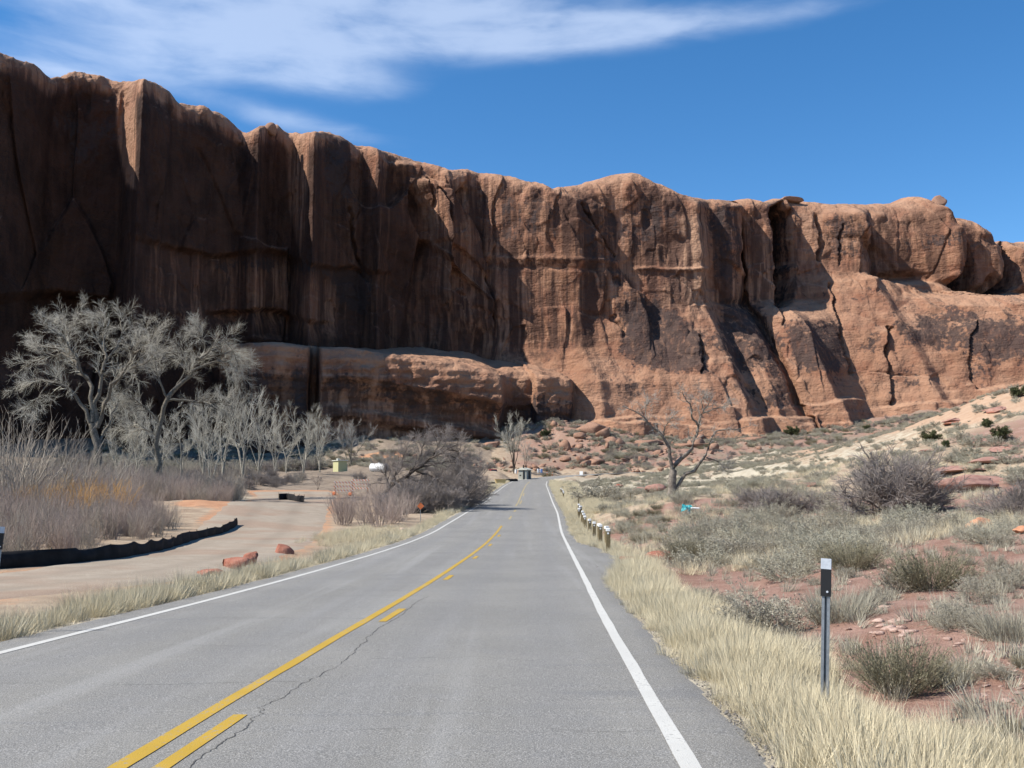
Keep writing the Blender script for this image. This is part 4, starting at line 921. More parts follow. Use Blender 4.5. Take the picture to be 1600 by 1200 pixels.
rng = np.random.default_rng(11)
def verge():
    # right verge: thick near the pavement, thinning outwards
    x, y, off = along_road(rng, 12000, 3.85, 6.3, 2.5, 75)
    pull = np.interp(y, [24, 29, 33, 40, 46], [0, .8, 1.05, .8, 0], 0, 0)
    patch = fbm(x * .55, y * .35, 3, 71)
    wout = np.interp(y, [3, 8, 15, 30, 75], [5.45, 5.4, 5.2, 5.3, 5.9]) + .55 * patch
    inner = np.interp(y, [2, 6, 9, 14, 20], [4.45, 4.25, 4.08, 3.98, 3.92])
    ok = (off > inner + pull + .12 * rng.normal(size=len(x)) + .12 * patch) & (off < wout) & (rng.random(len(x)) < .5 + .9 * patch + .3 * (off < 5.0))
    x, y, off = x[ok], y[ok], off[ok]
    s = (.75 + .5 * rng.random(len(x))) * np.interp(off, [4.0, 4.5, 5.2, 6.2], [.55, .95, .85, .6]) * np.interp(y, [3, 30, 75], [1, 1.15, 1.5])
    s = s * (.55 + .75 * rng.random(len(s)) ** .8) * (1 + .35 * fbm(x * 1.1, y * .8, 2, 75))
    scatter("verge_grass", P_TUFT + P_TUFT[:4] + P_TUFTG[:1] + P_SHORT, pts3(x, y), s, 'tall straw coloured grass along the guard post side of the road', 1, .12)
    x, y, off = along_road(rng, 5200, -5.6, -4.15, 3, 125)
    patch = fbm(x * .3, y * .22, 3, 73)
    ok = (off < -4.35 - .1 * patch) & (off > -5.25 - .45 * patch) & (rng.random(len(x)) < .8 + .6 * patch)
    x, y = x[ok], y[ok]
    scatter("roadside_grass", P_TUFT + P_TUFTG[:2] + P_SHORT, pts3(x, y), (.5 + .95 * rng.random(len(x))) * (1 + .4 * fbm(x * .9, y * .6, 2, 76)) * np.interp(y, [3, 40, 125], [1, 1.1, 1.6]), 'narrow strip of straw coloured grass between road and gravel track', 2, .12)
    # tall clump of grass at the junction
    q = hit(rng.normal(560, 46, 420), rng.normal(838, 7, 420) ); off, _ = road_near(q[:, 0], q[:, 1]); q = q[(off < -4.5) & (off > -9)]
    scatter("junction_grass", P_TUFT, q, .9 + .6 * rng.random(len(q)), 'taller pale grass where the gravel track meets the road', 3, .15)
    # far verge up the rise
    x, y, off = along_road(rng, 2200, 4.1, 8.0, 75, 208); scatter("far_verge_grass", P_TUFT, pts3(x, y), 1.4 + .8 * rng.random(len(x)), 'pale grass beside the road where it climbs the rise', 4, .12)
    x, y, off = along_road(rng, 1000, -8.0, -4.4, 120, 205); scatter("far_roadside_grass", P_TUFT, pts3(x, y), 1.2 + .7 * rng.random(len(x)), 'pale grass beside the road near the rise', 5, .12)
    # sparse short grass and litter among the shrubs on the right
    x = rng.uniform(3, 26, 9000); y = 4 * (70 / 4) ** rng.random(9000); off, _ = road_near(x, y); pt = fbm(x * .3, y * .3, 3, 88)
    ok = (off > 5.6) & (rng.random(len(x)) < .30 + .55 * pt) & (x < y * .62 + 3)
    x, y = x[ok], y[ok]; scatter("slope_grass", P_TUFTG, pts3(x, y), .45 + .6 * rng.random(len(x)), 'sparse dry grey grass between the shrubs on the red slope', 6, .2)
    # bleached grass on the flat beyond the guard posts
    x = rng.uniform(4, 45, 9000); y = 28 * (150 / 28) ** rng.random(9000); off, _ = road_near(x, y); pt = fbm(x * .12, y * .12, 3, 89)
    ok = (off > 6.0) & (rng.random(len(x)) < .42 + .6 * pt - .012 * x) & (x < y * .45 + 2)
    x, y = x[ok], y[ok]; scatter("flat_grass", P_TUFT + P_TUFTG, pts3(x, y), 1.0 + 1.1 * rng.random(len(x)), 'bleached grass on the flat beyond the guard posts', 7, .15)
    # low scrub on the far hillside, too small to count
    x = rng.uniform(4, 95, 11000); y = rng.uniform(70, 232, 11000); off, _ = road_near(x, y); pt = fbm(x * .06, y * .06, 4, 90)
    qx, _ = proj(pts3(x, y)); ok = (off > 6) & (rng.random(len(x)) < .34 + .75 * pt) & ~((y > 192) & (qx < 1040))
    x, y = x[ok], y[ok]; scatter("hillside_scrub", P_PALE + P_SAGE + P_PALE + P_BUNCH, pts3(x, y), .4 + .75 * rng.random(len(x)) ** 1.5, 'low grey green scrub dotting the pale hillside', 8, .15, .8)
    # scrub at the foot of the cliffs
    x = rng.uniform(-120, 150, 5200); y = rng.uniform(236, 345, 5200); pt = fbm(x * .035, y * .035, 4, 92)
    ok = rng.random(len(x)) < .42 + .9 * pt
    x, y = x[ok], y[ok]; off, _ = road_near(x, y); k = np.abs(off) > 7; x, y = x[k], y[k]
    scatter("talus_scrub", P_SAGE + P_BARE + P_PALE + P_OLIVE, pts3(x, y), 1.0 + 1.5 * rng.random(len(x)), 'dark scrub scattered over the rubble below the cliffs', 9, .15, .75)
    # the tamarisk and willow thicket behind the silt fence
    x = rng.uniform(-75, -12, 5200); y = rng.uniform(27, 112, 5200)
    fx = np.interp(y, [p[1] for p in FENCE], [p[0] for p in FENCE]); fx = np.where(y > 62, np.interp(y, [62, 74, 84, 96, 112], [-18.5, -28, -30, -26, -25]), fx)
    pt = fbm(x * .09, y * .09, 3, 94)
    ok = (x < fx - .9) & (x > -y * .60 - 4) & (rng.random(len(x)) < .62 + .6 * pt) & (track_off(x, y) > 1.2)
    x, y = x[ok], y[ok]; d = fx[ok] - x; hgt = np.interp(d, [0, 2, 6, 12], [.85, 1.2, 1.75, 2.1]) * (.8 + .45 * rng.random(len(x)))
    hgt *= np.where(y < 62, np.interp(y, [27, 34, 45, 62], [.7, .85, 1, 1]), np.interp(y, [62, 70, 112], [1, 1.4, 1.3]))
    sc = np.stack([hgt * .75, hgt * .75, hgt], 1)
    scatter("willow_thicket", P_TAM + P_TAM + P_TAMG, pts3(x, y), sc, 'dense mauve brown thicket of bare willow and tamarisk behind the silt fence', 10, .08)
    x = rng.uniform(-85, -24, 900); y = rng.uniform(108, 200, 900); pt = fbm(x * .06, y * .06, 3, 97); px_, _ = proj(pts3(x, y))
    ok = (px_ < 470) & (track_off(x, y) > 2) & (rng.random(len(x)) < np.interp(px_, [250, 330, 400, 470], [.85, .7, .25, .12]) + .6 * pt) & (y < np.interp(px_, [100, 300, 470], [200, 180, 150]) + 60 * pt)
    x, y = x[ok], y[ok]; h_ = 1.3 + 1.7 * rng.random(len(x)) ** 1.5; scatter("grove_brush", P_TAMG + P_BARE, pts3(x, y), h_, 'grey brown brush round the feet of the bare trees', 13, .1)
    x = rng.uniform(-110, -20, 700); y = rng.uniform(205, 262, 700); px_, _ = proj(pts3(x, y)); ok = (px_ < 500) & (y > 232 + 20 * fbm(x * .08, y * .08, 2, 98)); x, y = x[ok], y[ok]
    scatter("cliff_foot_brush", P_BARE + P_SAGE, pts3(x, y), 2.0 + 2.5 * rng.random(len(x)), 'dark brush along the shaded foot of the cliff behind the grove', 14, .1)
    # brown brush round the yard
    x = rng.uniform(-95, -3, 1500); y = rng.uniform(110, 250, 1500); pt = fbm(x * .05, y * .05, 3, 95); off, _ = road_near(x, y)
    ok = (rng.random(len(x)) < .05 + .9 * (pt - .12)) & (off < -9) & (track_off(x, y) > 2)
    x, y = x[ok], y[ok]; h_ = 1.0 + 1.2 * rng.random(len(x)); scatter("yard_brush", P_TAMG + P_BARE, pts3(x, y), h_, 'low brown brush scattered round the sandy yard', 12, .1)
verge()

# ---- single shrubs
def plant(name, me, p, s, label, category, group, rz=None, zs=1.0):
    o = obj(name, me); o.location = (float(p[0]), float(p[1]), float(p[2]) - .02 * s); o.scale = (s, s, s * zs); o.rotation_euler = (0, 0, rng.random() * 6.28 if rz is None else rz)
    o['label'] = label; o['category'] = category
    if group: o['group'] = group
    return o
def px_size(p, w): return w * p[1] / F
def one(kind, name, px, py, w, label, category='shrub', group=None, zs=1.0, ref=1.15):
    p = hit([px], [py])[0]; return plant(name, kind[int(rng.integers(len(kind)))], p, px_size(p, w) / ref, label, category, group, zs=zs)
def field(kinds, name, poly, n, smin, smax, label, category, group, zs=1.0, sep=.55):
    spots = label if isinstance(label, list) else [(9999, label)]
    """separate shrubs over a patch given by its outline in the photograph"""
    a = np.array(poly, float); out = []; c = np.stack([rng.uniform(a[:, 0].min(), a[:, 0].max(), n * 14), rng.uniform(a[:, 1].min(), a[:, 1].max(), n * 14)], 1)
    c = c[inpoly(c[:, 0], c[:, 1], poly)][:n * 5]; q = hit(c[:, 0], c[:, 1]); off, _ = road_near(q[:, 0], q[:, 1])
    q = q[np.abs(off) > 5.2]; s = rng.uniform(smin, smax, len(q)); keep = []
    for i in range(len(q)):
        if len(keep) >= n: break
        if all(np.hypot(*(q[i, :2] - q[j, :2])) > sep * .5 * (s[i] + s[j]) for j in keep): keep.append(i)
    for i in keep:
        x_ = float(proj(q[i])[0]); lab = next(l for m_, l in spots if x_ < m_)
        plant(name, kinds[int(rng.integers(len(kinds)))], q[i], s[i] * (.7 + .6 * rng.random()), lab, category, group, zs=zs * (.8 + .4 * rng.random()))
def shrubs():
    one(P_OLIVE, "rabbitbrush", 1410, 1086, 165, 'wide olive brown bush close behind the metal roadside post', zs=.95)
    one(P_BUNCH, "bunch_grass", 1492, 1066, 62, 'upright straw pale grass clump beside the wide olive bush', 'grass clump', ref=.9, zs=1.3)
    one(P_BUNCH, "bunch_grass", 1312, 968, 125, 'domed silvery grass clump right behind the metal roadside post', 'grass clump', ref=1.0)
    one(P_FINE, "sagebrush", 1198, 990, 150, 'spreading dark grey bush between the verge grass and the metal post', zs=.85)
    one(P_BUNCH, "bunch_grass", 1588, 1000, 130, 'domed grey grass clump cut by the edge of the view', 'grass clump', ref=1.0)
    one(P_FINE, "sagebrush", 1508, 968, 80, 'small low grey cushion bush left of the domed grey grass clump', zs=.7)
    one(P_OLIVE, "rabbitbrush", 1455, 922, 130, 'olive grey bush on the open red slope', zs=.95)
    one(P_OLIVE, "rabbitbrush", 1330, 893, 105, 'greenish bush just above the top of the metal post', zs=.9)
    one(P_FINE, "sagebrush", 1405, 925, 75, 'small grey bush at the foot of the olive grey bush')
    one(P_BARE, "dark_bush", 1180, 985, 60, 'thin brown bare twig bush at the edge of the verge grass')
    one(P_OLIVE, "rabbitbrush", 1075, 880, 80, 'dull green bush beside the red rock past the guard posts')
    one(P_SAGE, "sagebrush", 935, 782, 62, 'dark low bush by the road just past the thin stake', zs=.8)
    g = 'grey sagebrush on the red slope'; lab = 'small grey sagebrush cushion dotted over the red slope'
    field(P_FINE, "sagebrush", [(1480, 850), (1600, 850), (1600, 1010), (1540, 1010), (1430, 960)], 16, .30, .55, lab, 'shrub', g)
    field(P_FINE, "sagebrush", [(1230, 905), (1420, 900), (1440, 960), (1300, 940)], 7, .25, .45, lab, 'shrub', g)
    field(P_FINE + P_OLIVE, "sagebrush", [(1450, 1080), (1600, 1040), (1600, 1195), (1480, 1195)], 9, .18, .36, 'low greyish bush on the slope below the domed clumps', 'shrub', 'low bushes at the near edge of the slope', .8)
    field(P_FINE + P_BUNCH, "sagebrush", [(1010, 905), (1120, 930), (1260, 1010), (1270, 1060), (1130, 1010)], 14, .35, .6, 'grey tangled bush along the outer edge of the verge grass', 'shrub', 'bushes fringing the verge grass', .75)
    field(P_FPALE + P_FINE, "saltbush", [(1080, 800), (1300, 800), (1480, 800), (1480, 830), (1330, 880), (1240, 910), (1150, 900), (1060, 880)], 85, .9, 1.5, [(1150, 'silvery saltbush where the brush belt meets the straw grass flat'), (1230, 'silvery saltbush in the brush belt below the low dark bare bush'), (1310, 'silvery saltbush in the brush belt straight above the metal post'), (1400, 'silvery saltbush in the brush belt in front of the big bare bush'), (9999, 'silvery saltbush at the ledge end of the brush belt')], 'shrub', 'dense belt of saltbush', .85, .45)
    field(P_FPALE + P_OLIVE, "saltbush", [(960, 790), (1080, 800), (1060, 860), (1000, 850), (965, 830)], 30, .6, 1.1, [(1010, 'straw and grey bush close behind the near guard posts'), (9999, 'straw and grey bush between guard posts and turquoise sheet')], 'shrub', 'bushes behind the guard posts', .8)
    field(P_FINE + P_FPALE, "sagebrush", [(900, 765), (1050, 758), (1180, 760), (1300, 760), (1300, 795), (1100, 790), (960, 790)], 55, .8, 1.4, [(980, 'grey sagebrush between the far guard posts and the dead tree'), (1050, 'grey sagebrush just short of the dead tree trunk'), (1130, 'grey sagebrush under the longest limb of the dead tree'), (1220, 'grey sagebrush between the dead tree and the low dark bush'), (9999, 'grey sagebrush behind the low dark bare bush')], 'shrub', 'sagebrush round the dead tree', .75)
    field(P_SAGE + P_PALE, "sagebrush", [(1430, 660), (1600, 690), (1600, 760), (1440, 740), (1320, 730)], 60, .7, 1.3, [(1440, 'grey green sagebrush uphill of the big bare bush'), (1500, 'grey green sagebrush at the near end of the pink ledges'), (1550, 'grey green sagebrush midway along the pink ledges'), (9999, 'grey green sagebrush on the pink ledges at the edge of the view')], 'shrub', 'sagebrush among the ledges', .75)
    field(P_FPALE, "saltbush", [(1480, 800), (1600, 790), (1600, 850), (1500, 850)], 18, .5, .95, 'pale saltbush around the square orange boulder', 'shrub', 'saltbush round the orange boulder', .85)
    field(P_TAM, "tamarisk", [(515, 800), (600, 770), (720, 765), (728, 790), (640, 815), (540, 832)], 30, 1.5, 2.2, [(580, 'mauve bare tamarisk clump beside the mouth of the gravel track'), (650, 'mauve bare tamarisk clump under the leaning tree trunk'), (9999, 'mauve bare tamarisk clump by the orange diamond sign and road')], 'shrub', 'tamarisk between track and road', 1.0, .5)
    for px, Y, top, l in ((18, 66, 640, 'tallest grey brown bare bush at the very edge of the view'), (70, 74, 655, 'tall feathery bare bush in front of the big cottonwood'), (118, 70, 690, 'grey bare bush just under the big cottonwood trunk'), (-25, 60, 650, 'tall bare bush half out of view at the edge'), (168, 80, 705, 'low grey bare bush right of the big cottonwood trunk'), (45, 58, 690, 'grey bare bush above the orange willows')):
        p = at(px, 700, Y); p[2] = gz(p[0], p[1]); h_ = at(px, top, Y)[2] - p[2]
        o = plant("tall_tamarisk", P_TAMG[int(rng.integers(3))], p, h_ * .95, l, 'bush', None)
    for px, py, w, l in ((25, 800, 66, 'orange willow clump near the edge of the view'), (60, 795, 60, 'low orange willow clump second from the edge'), (112, 792, 66, 'bright orange willow clump in the middle of the row'), (140, 792, 62, 'orange willow clump beside the bright one'), (172, 790, 72, 'tallest orange willow clump at the end of the row')):
        Y = 52.0 + (px * 7 % 9); p = at(px, py, Y); p[2] = gz(p[0], p[1]); h_ = at(px, 742 + (190 - px) * .08 + (px * 3 % 11), Y)[2] - p[2]
        plant("orange_willow", P_TAMO[int(rng.integers(2))], p, h_ * 1.02, l, 'shrub', 'orange willows in the thicket')
    for px, py, w, l, zs in ((1392, 802, 190, 'big rounded dark bare bush on the flat below the ledges', .95), (1585, 812, 130, 'grey bare bush at the edge of the view beside the ledges', .9), (1225, 806, 150, 'low dark grey bare bush right of the dead tree', .55), (1440, 800, 110, 'smaller dark bare bush touching the big rounded one', .8), (1180, 790, 70, 'small dark bare bush near the dead tree', .7)):
        one(P_DENSE, "bare_bush", px, py, w, l, 'bush', None, zs, 1.35)
    for px, Y, top, l in ((640, 80, 722, 'dense grey brown bush under the leaning tree, nearest the track'), (668, 86, 700, 'rounded dense grey brown bush inside the leaning tree crown'), (700, 88, 686, 'tallest dense grey brown bush by the leaning tree'), (728, 94, 712, 'dense grey brown bush at the road end of the leaning tree'), (612, 78, 748, 'low grey brown bush where the leaning trunk starts'), (690, 80, 735, 'grey brown bush before the leaning tree facing the road')):
        p = at(px, 760, Y); p[2] = gz(p[0], p[1]); h_ = at(px, top, Y)[2] - p[2]; plant("thicket_bush", P_DENSE[int(rng.integers(3))], p, h_ * .92, l, 'bush', 'grey brown bushes round the leaning tree')
    # junipers
    jt, jc = zip(*[proto_juniper(200 + i, M_JUNIPER, M_BARK_DARK) for i in range(3)])
    for i, (px, py, w, l) in enumerate(((1452, 690, 26, 'dark green juniper on the crest below the pale slickrock'), (1478, 700, 16, 'thin small juniper beside the dark green one'), (1562, 690, 34, 'broad olive juniper on the ledge of the pale slope'), (1543, 668, 18, 'upright juniper on the pale slickrock'), (1592, 622, 26, 'dark juniper high at the edge of the view'), (853, 684, 15, 'dark green juniper on the talus above the toilet hut'),
                                        (1240, 682, 22, 'dark juniper at the foot of the smooth slope'), (1355, 676, 14, 'tiny juniper at the cliff foot above the big bare bush'), (920, 660, 16, 'grey green juniper on top of the big talus boulder'), (1065, 672, 22, 'dark juniper behind the dead tree'))):
        p = hit([px], [py], 20)[0]; s = px_size(p, w) / 1.1; e = empty("juniper", (p[0], p[1], p[2] - .05), l, 'tree', None, rng.random() * 6); e.scale = (s, s, s * (1.15 if w < 20 else .95))
        obj("trunk", jt[i % 3], e); obj("crown", jc[i % 3], e)
shrubs()

# ------------------------------------------------------------------ trees
def resample(pts, k):
    pts = np.array(pts, float); s = np.concatenate([[0], np.cumsum(np.linalg.norm(np.diff(pts, axis=0), axis=1))]); q = np.linspace(0, s[-1], k)
    return np.stack([np.interp(q, s, pts[:, i]) for i in range(3)], 1)
def finish_tree(name, label, base, trunkP, crownP, bark, twig, group=None, rootflare=None):
    e = empty(name, base, label, 'tree', group); b = np.array(base)
    V, Fc = join([tubes(P - b, R, s) for P, R, s in trunkP]); obj("trunk", mesh_np("trunk", V, Fc, bark, True), e)
    V, Fc = join([tubes(P - b, R, s) for P, R, s in crownP]); obj("crown", mesh_np("crown", V, Fc, twig), e)
    return e
def guided_tree(name, label, limbs, Y, seed, bark, twig, spread=3.5, twl=(2.2, 1.1, .5), dens=(7, 6, 6), rmin=.006, wob=.14, up=.03, group=None, t0=.25):
    r = np.random.default_rng(seed); K = 12; Ps, Rs = [], []
    for li, (pts, r0, r1) in enumerate(limbs):
        dy = 0 if li == 0 else r.uniform(-spread, spread)
        w = np.linspace(0, 1, len(pts)); q = np.stack([at(p[0], p[1], Y + dy * ww) for p, ww in zip(pts, w)])
        if li == 0: q = np.concatenate([[[q[0, 0], q[0, 1], gz(q[0, 0], q[0, 1]) - .3]], q])
        q = resample(q, K); q[1:-1] += r.normal(0, .012, (K - 2, 3)) * np.linalg.norm(q[-1] - q[0]); Ps.append(q); Rs.append(np.linspace(r0, r1, K))
    P = np.stack(Ps); R = np.stack(Rs) * np.where(np.arange(len(Rs)) > 0, .78, .9)[:, None]; base = (P[0, 0, 0], P[0, 0, 1], P[0, 0, 2] + .3)
    R[0, 0] *= 1.5; R[0, 1] *= 1.15
    lim = P[1:]; lr = R[1:]
    A, a = sprout(r, lim, lr, dens[0], (t0, 1), twl[0], (.75, .25), 6, .42, up, wob); B, b = sprout(r, A, a, dens[1], (.15, 1), twl[1], (.6, .22), 4, .5, up, wob, rmin=rmin); C, c = sprout(r, B, b, dens[2], (.1, 1), twl[2], (.6, .25), 3, .6, up, wob, rmin=rmin)
    A2, a2 = sprout(r, lim, lr, dens[0], (.45, 1), twl[1] * 1.2, (.8, .3), 4, .35, up, wob); C2, c2 = sprout(r, A2, a2, dens[2], (.1, 1), twl[2], (.6, .25), 3, .5, up, wob, rmin=rmin)
    return finish_tree(name, label, base, [(P, R, 8), (A, a, 5)], [(B, b, 4), (C, c, 3), (A2, a2, 4), (C2, c2, 3)], bark, twig, group)
def auto_tree(name, label, px, Y, top, seed, bark, twig, width=.28, group=None, stems=5, clear=.12, dens=(7, 6, 4), rmin=.012):
    r = np.random.default_rng(seed); b = at(px, 740, Y); z = gz(b[0], b[1]); base = np.array([b[0], b[1], z]); H = at(px, top, Y)[2] - z
    K = 9; n = stems; az = np.arange(n) * 2 * math.pi / n + r.random() * 6; tl = r.uniform(.04, width * 1.5, n); cl_ = r.uniform(clear, clear + .22, n); P = np.empty((n, K, 3)); P[:, 0] = base - [0, 0, .2]
    d = np.stack([.05 * np.cos(az), .05 * np.sin(az), np.ones(n)], 1); ln = H * r.uniform(.78, 1.02, n)
    for j in range(1, K):
        hit_ = (j == np.maximum(1, (K * cl_).astype(int) + 1))[:, None]; d = d + hit_ * np.stack([np.cos(az) * np.tan(tl), np.sin(az) * np.tan(tl), 0 * az], 1) * 1.25
        d = d + r.normal(0, .07, (n, 3)); d[:, 2] += .10; d /= np.linalg.norm(d, axis=1)[:, None]; P[:, j] = P[:, j - 1] + d * (ln / (K - 1) * 1.05)[:, None]
    R = (H * .0105 * r.uniform(.6, 1.15, n))[:, None] * np.linspace(1, .2, K)[None]
    A, a = sprout(r, P, R, dens[0], (.34, 1), H * .27, (.62, .22), 5, .5, .07, .12); B, b_ = sprout(r, A, a, dens[1], (.15, 1), H * .12, (.45, .18), 3, .55, .10, .1, rmin=rmin); C, c = sprout(r, B, b_, dens[2], (.1, 1), H * .06, (.45, .2), 3, .7, .1, .1, rmin=rmin)
    return finish_tree(name, label, tuple(base), [(P, R, 6)], [(A, a, 4), (B, b_, 3), (C, c, 3)], bark, twig, group)
def trees():
    guided_tree("cottonwood", 'big pale leafless cottonwood with a broad crown against the shaded cliff',
        [([(158, 770), (153, 715), (149, 690), (144, 662)], .62, .42), ([(144, 668), (129, 629), (110, 608), (87, 597), (52, 592), (29, 600)], .32, .05), ([(144, 660), (147, 624), (142, 597), (123, 582), (113, 555), (79, 540), (39, 540)], .36, .05),
         ([(150, 670), (151, 624), (160, 587), (165, 561), (150, 527), (136, 503), (126, 487)], .36, .05), ([(152, 668), (158, 640), (171, 608), (189, 587), (207, 550), (223, 519), (236, 500)], .33, .05), ([(161, 580), (163, 566), (181, 545), (189, 519), (184, 494)], .2, .04),
         ([(180, 600), (184, 587), (207, 574), (231, 566), (247, 545)], .2, .04), ([(138, 594), (131, 587), (121, 561), (100, 527), (71, 508)], .2, .04), ([(115, 560), (95, 552), (60, 562), (32, 575)], .15, .04), ([(165, 561), (160, 530), (168, 505), (160, 486)], .16, .04),
         ([(207, 552), (222, 545), (240, 520)], .14, .04), ([(113, 556), (105, 520), (98, 502), (100, 495)], .14, .04), ([(75, 598), (60, 620), (50, 640)], .1, .03), ([(155, 690), (168, 665), (180, 640), (186, 615)], .2, .05)],
        105, 3, M_BARK, M_TWIG, 5.5, (3.2, 1.6, .85), (9, 9, 9), .0075, .14, .015, t0=.32)
    guided_tree("cottonwood", 'leaning leafless cottonwood beside the biggest one with its crown tipping over',
        [([(246, 770), (246, 720), (247, 690), (250, 655), (262, 622)], .36, .27), ([(262, 622), (270, 611), (291, 592), (315, 558), (341, 535), (367, 528)], .36, .06), ([(262, 626), (285, 625), (312, 627), (340, 628), (358, 634)], .22, .05), ([(300, 580), (325, 568), (350, 562), (370, 575), (377, 605)], .2, .04),
         ([(262, 622), (250, 600), (243, 575), (240, 548)], .18, .04), ([(250, 660), (232, 640), (215, 630), (190, 628)], .2, .04), ([(322, 550), (318, 530), (310, 518)], .13, .03), ([(350, 532), (364, 548), (374, 575)], .12, .03), ([(270, 611), (285, 590), (290, 560), (284, 545)], .15, .04), ([(247, 680), (228, 672), (210, 665), (195, 672)], .16, .04), ([(310, 560), (340, 556), (362, 548), (376, 560)], .12, .03)],
        112, 5, M_BARK, M_TWIG, 4.0, (2.8, 1.45, .85), (10, 10, 9), .0075, .14, .0, t0=.3)
    lab = [(188, 128, 652, 'pale bare tree under the crown of the biggest cottonwood'), (212, 134, 640, 'pale bare tree between the two big cottonwoods'), (283, 165, 640, 'slim bare tree behind the leaning cottonwood'), (318, 172, 630, 'bare tree under the tip of the leaning crown'), (348, 160, 620, 'tall upright pale bare tree right of the leaning cottonwood'),
           (380, 156, 612, 'tallest upright pale bare tree at the edge of the grove'), (404, 182, 628, 'pale bare tree standing just behind the tallest upright one'), (430, 195, 645, 'narrow bare tree left of the spreading pair'), (447, 204, 655, 'thin bare tree in the middle of the small grove'), (474, 190, 640, 'wide forked pale bare tree in the small grove near the yellow hut'), (500, 208, 650, 'pale bare tree nearest the yellow hut'), (250, 150, 655, 'shaded bare tree low behind the leaning cottonwood'), (330, 150, 660, 'short bushy bare tree at the foot of the grove')]
    for i, (px, Y, top, l) in enumerate(lab):
        auto_tree("bare_tree", l, px, Y, top, 40 + i, M_BARK_PALE, M_TWIG, .22 + .12 * (i % 3), 'bare cottonwoods of the grove', (4, 6, 5, 7)[i % 4], (.05, .15, .25)[i % 3], (8, 8, 4), .0105)
    auto_tree("bare_tree", 'round grey bare tree on the slope behind the yellow hut', 548, 248, 652, 71, M_BARK, M_TWIG_WHITE, .5, None, 7, .05, (8, 7, 4), .02)
    auto_tree("bare_tree", 'whitish bare tree with a spreading crown behind the toilet hut', 803, 246, 655, 72, M_BARK_DARK, M_TWIG, .62, None, 8, .25, (9, 8, 5), .018)
    auto_tree("bare_tree", 'smaller bare tree close behind the toilet hut', 822, 252, 690, 73, M_BARK_DARK, M_TWIG, .3, None, 4, .2, (7, 6, 4), .02)
    guided_tree("dead_tree", 'dead leafless tree with three twisted limbs standing alone by the road',
        [([(1050, 778), (1050, 752), (1052, 735)], .42, .30), ([(1052, 738), (1072, 710), (1085, 690), (1091, 665), (1100, 645), (1110, 622)], .24, .04), ([(1090, 664), (1080, 652), (1082, 640), (1072, 625), (1066, 612)], .12, .03), ([(1099, 645), (1122, 637), (1137, 634)], .08, .02),
         ([(1051, 738), (1045, 700), (1035, 680), (1015, 667), (1010, 655), (1000, 645), (972, 634)], .2, .03), ([(1036, 682), (1040, 665), (1052, 650)], .09, .02), ([(1053, 770), (1067, 745), (1090, 730), (1105, 712), (1110, 690), (1117, 677), (1147, 672), (1168, 666)], .2, .025), ([(1104, 715), (1122, 720), (1132, 733)], .09, .02), ([(1010, 656), (1008, 635), (1020, 622)], .06, .02), ([(1100, 645), (1096, 628), (1102, 614)], .07, .02)],
        75, 8, M_BARK_DEAD, M_TWIG_WHITE, 1.6, (1.2, .7, .4), (7, 6, 6), .009, .22, .02, t0=.35)
    guided_tree("leaning_tree", 'dense grey bare tree leaning over between the gravel track and the road',
        [([(588, 800), (594, 782), (604, 768)], .30, .24), ([(602, 770), (622, 752), (648, 735), (690, 706), (716, 694)], .22, .04), ([(604, 768), (616, 745), (630, 715), (640, 695)], .16, .03), ([(640, 742), (655, 715), (664, 690)], .14, .03), ([(660, 728), (695, 722), (728, 722)], .12, .03), ([(650, 736), (676, 745), (705, 760)], .12, .03), ([(675, 716), (685, 695), (690, 682)], .12, .03), ([(610, 762), (602, 742), (604, 728)], .1, .02), ([(690, 706), (712, 716), (732, 742)], .1, .02), ([(630, 745), (660, 755), (690, 770)], .1, .02), ([(700, 700), (716, 708), (724, 730)], .1, .02)],
        84, 9, M_BARK_DARK, M_TWIG_GREY, 3.2, (1.9, 1.15, .65), (11, 10, 8), .0095, .2, .03, t0=.15)
    auto_tree("grey_bush_tree", 'rounded blue grey bare bush beyond the leaning tree', 742, 150, 705, 75, M_BARK_DARK, M_TWIG_GREY, .7, None, 8, .02, (8, 7, 4), .012)
    auto_tree("grey_bush_tree", 'small bare tree between the grove and the orange barricade', 497, 140, 742, 77, M_BARK_DARK, M_TWIG_GREY, .5, None, 5, .1, (6, 5, 4), .01)
trees()

# ------------------------------------------------------------------ rocks
import bmesh
def mat_rock(name, a, b, c):
    t = NT(name, .93, .1); o = t.coord(); n = t.noise(o, 3.0, 5, .6); f = t.noise(o, 16, 4, .65); st = t.noise(t.coord((.6, .6, 7)), 1.0, 3)
    col = t.mix(t.rng(n, .35, .65), a, b); col = t.mix(t.rng(st, .5, .7, 0, .45), col, c); col = t.mix(t.rng(f, .58, .72, 0, .4), col, tuple(min(1, x * 1.5) for x in b))
    t.color(col); t.bump(t.math('ADD', n, t.math('MULTIPLY', f, .5)), .7, .06); return t.m
M_ROCK_RED = mat_rock("red_boulder", (0.26, 0.10, 0.066), (0.33, 0.15, 0.105), (0.17, 0.066, 0.047))
M_ROCK_ORANGE = mat_rock("orange_boulder", (0.42, 0.19, 0.105), (0.48, 0.25, 0.15), (0.30, 0.12, 0.07))
M_ROCK_PINK = mat_rock("pink_ledge_rock", (0.27, 0.145, 0.112), (0.335, 0.20, 0.16), (0.20, 0.098, 0.075))
M_ROCK_TALUS = mat_rock("talus_rock", (0.23, 0.132, 0.09), (0.31, 0.19, 0.135), (0.15, 0.082, 0.058))
M_STONE = mat_rock("pale_pink_stone", (0.40, 0.26, 0.205), (0.50, 0.36, 0.295), (0.30, 0.18, 0.14))
M_GRAVEL = mat_rock("grey_gravel", (0.24, 0.22, 0.20), (0.34, 0.31, 0.28), (0.14, 0.125, 0.115))
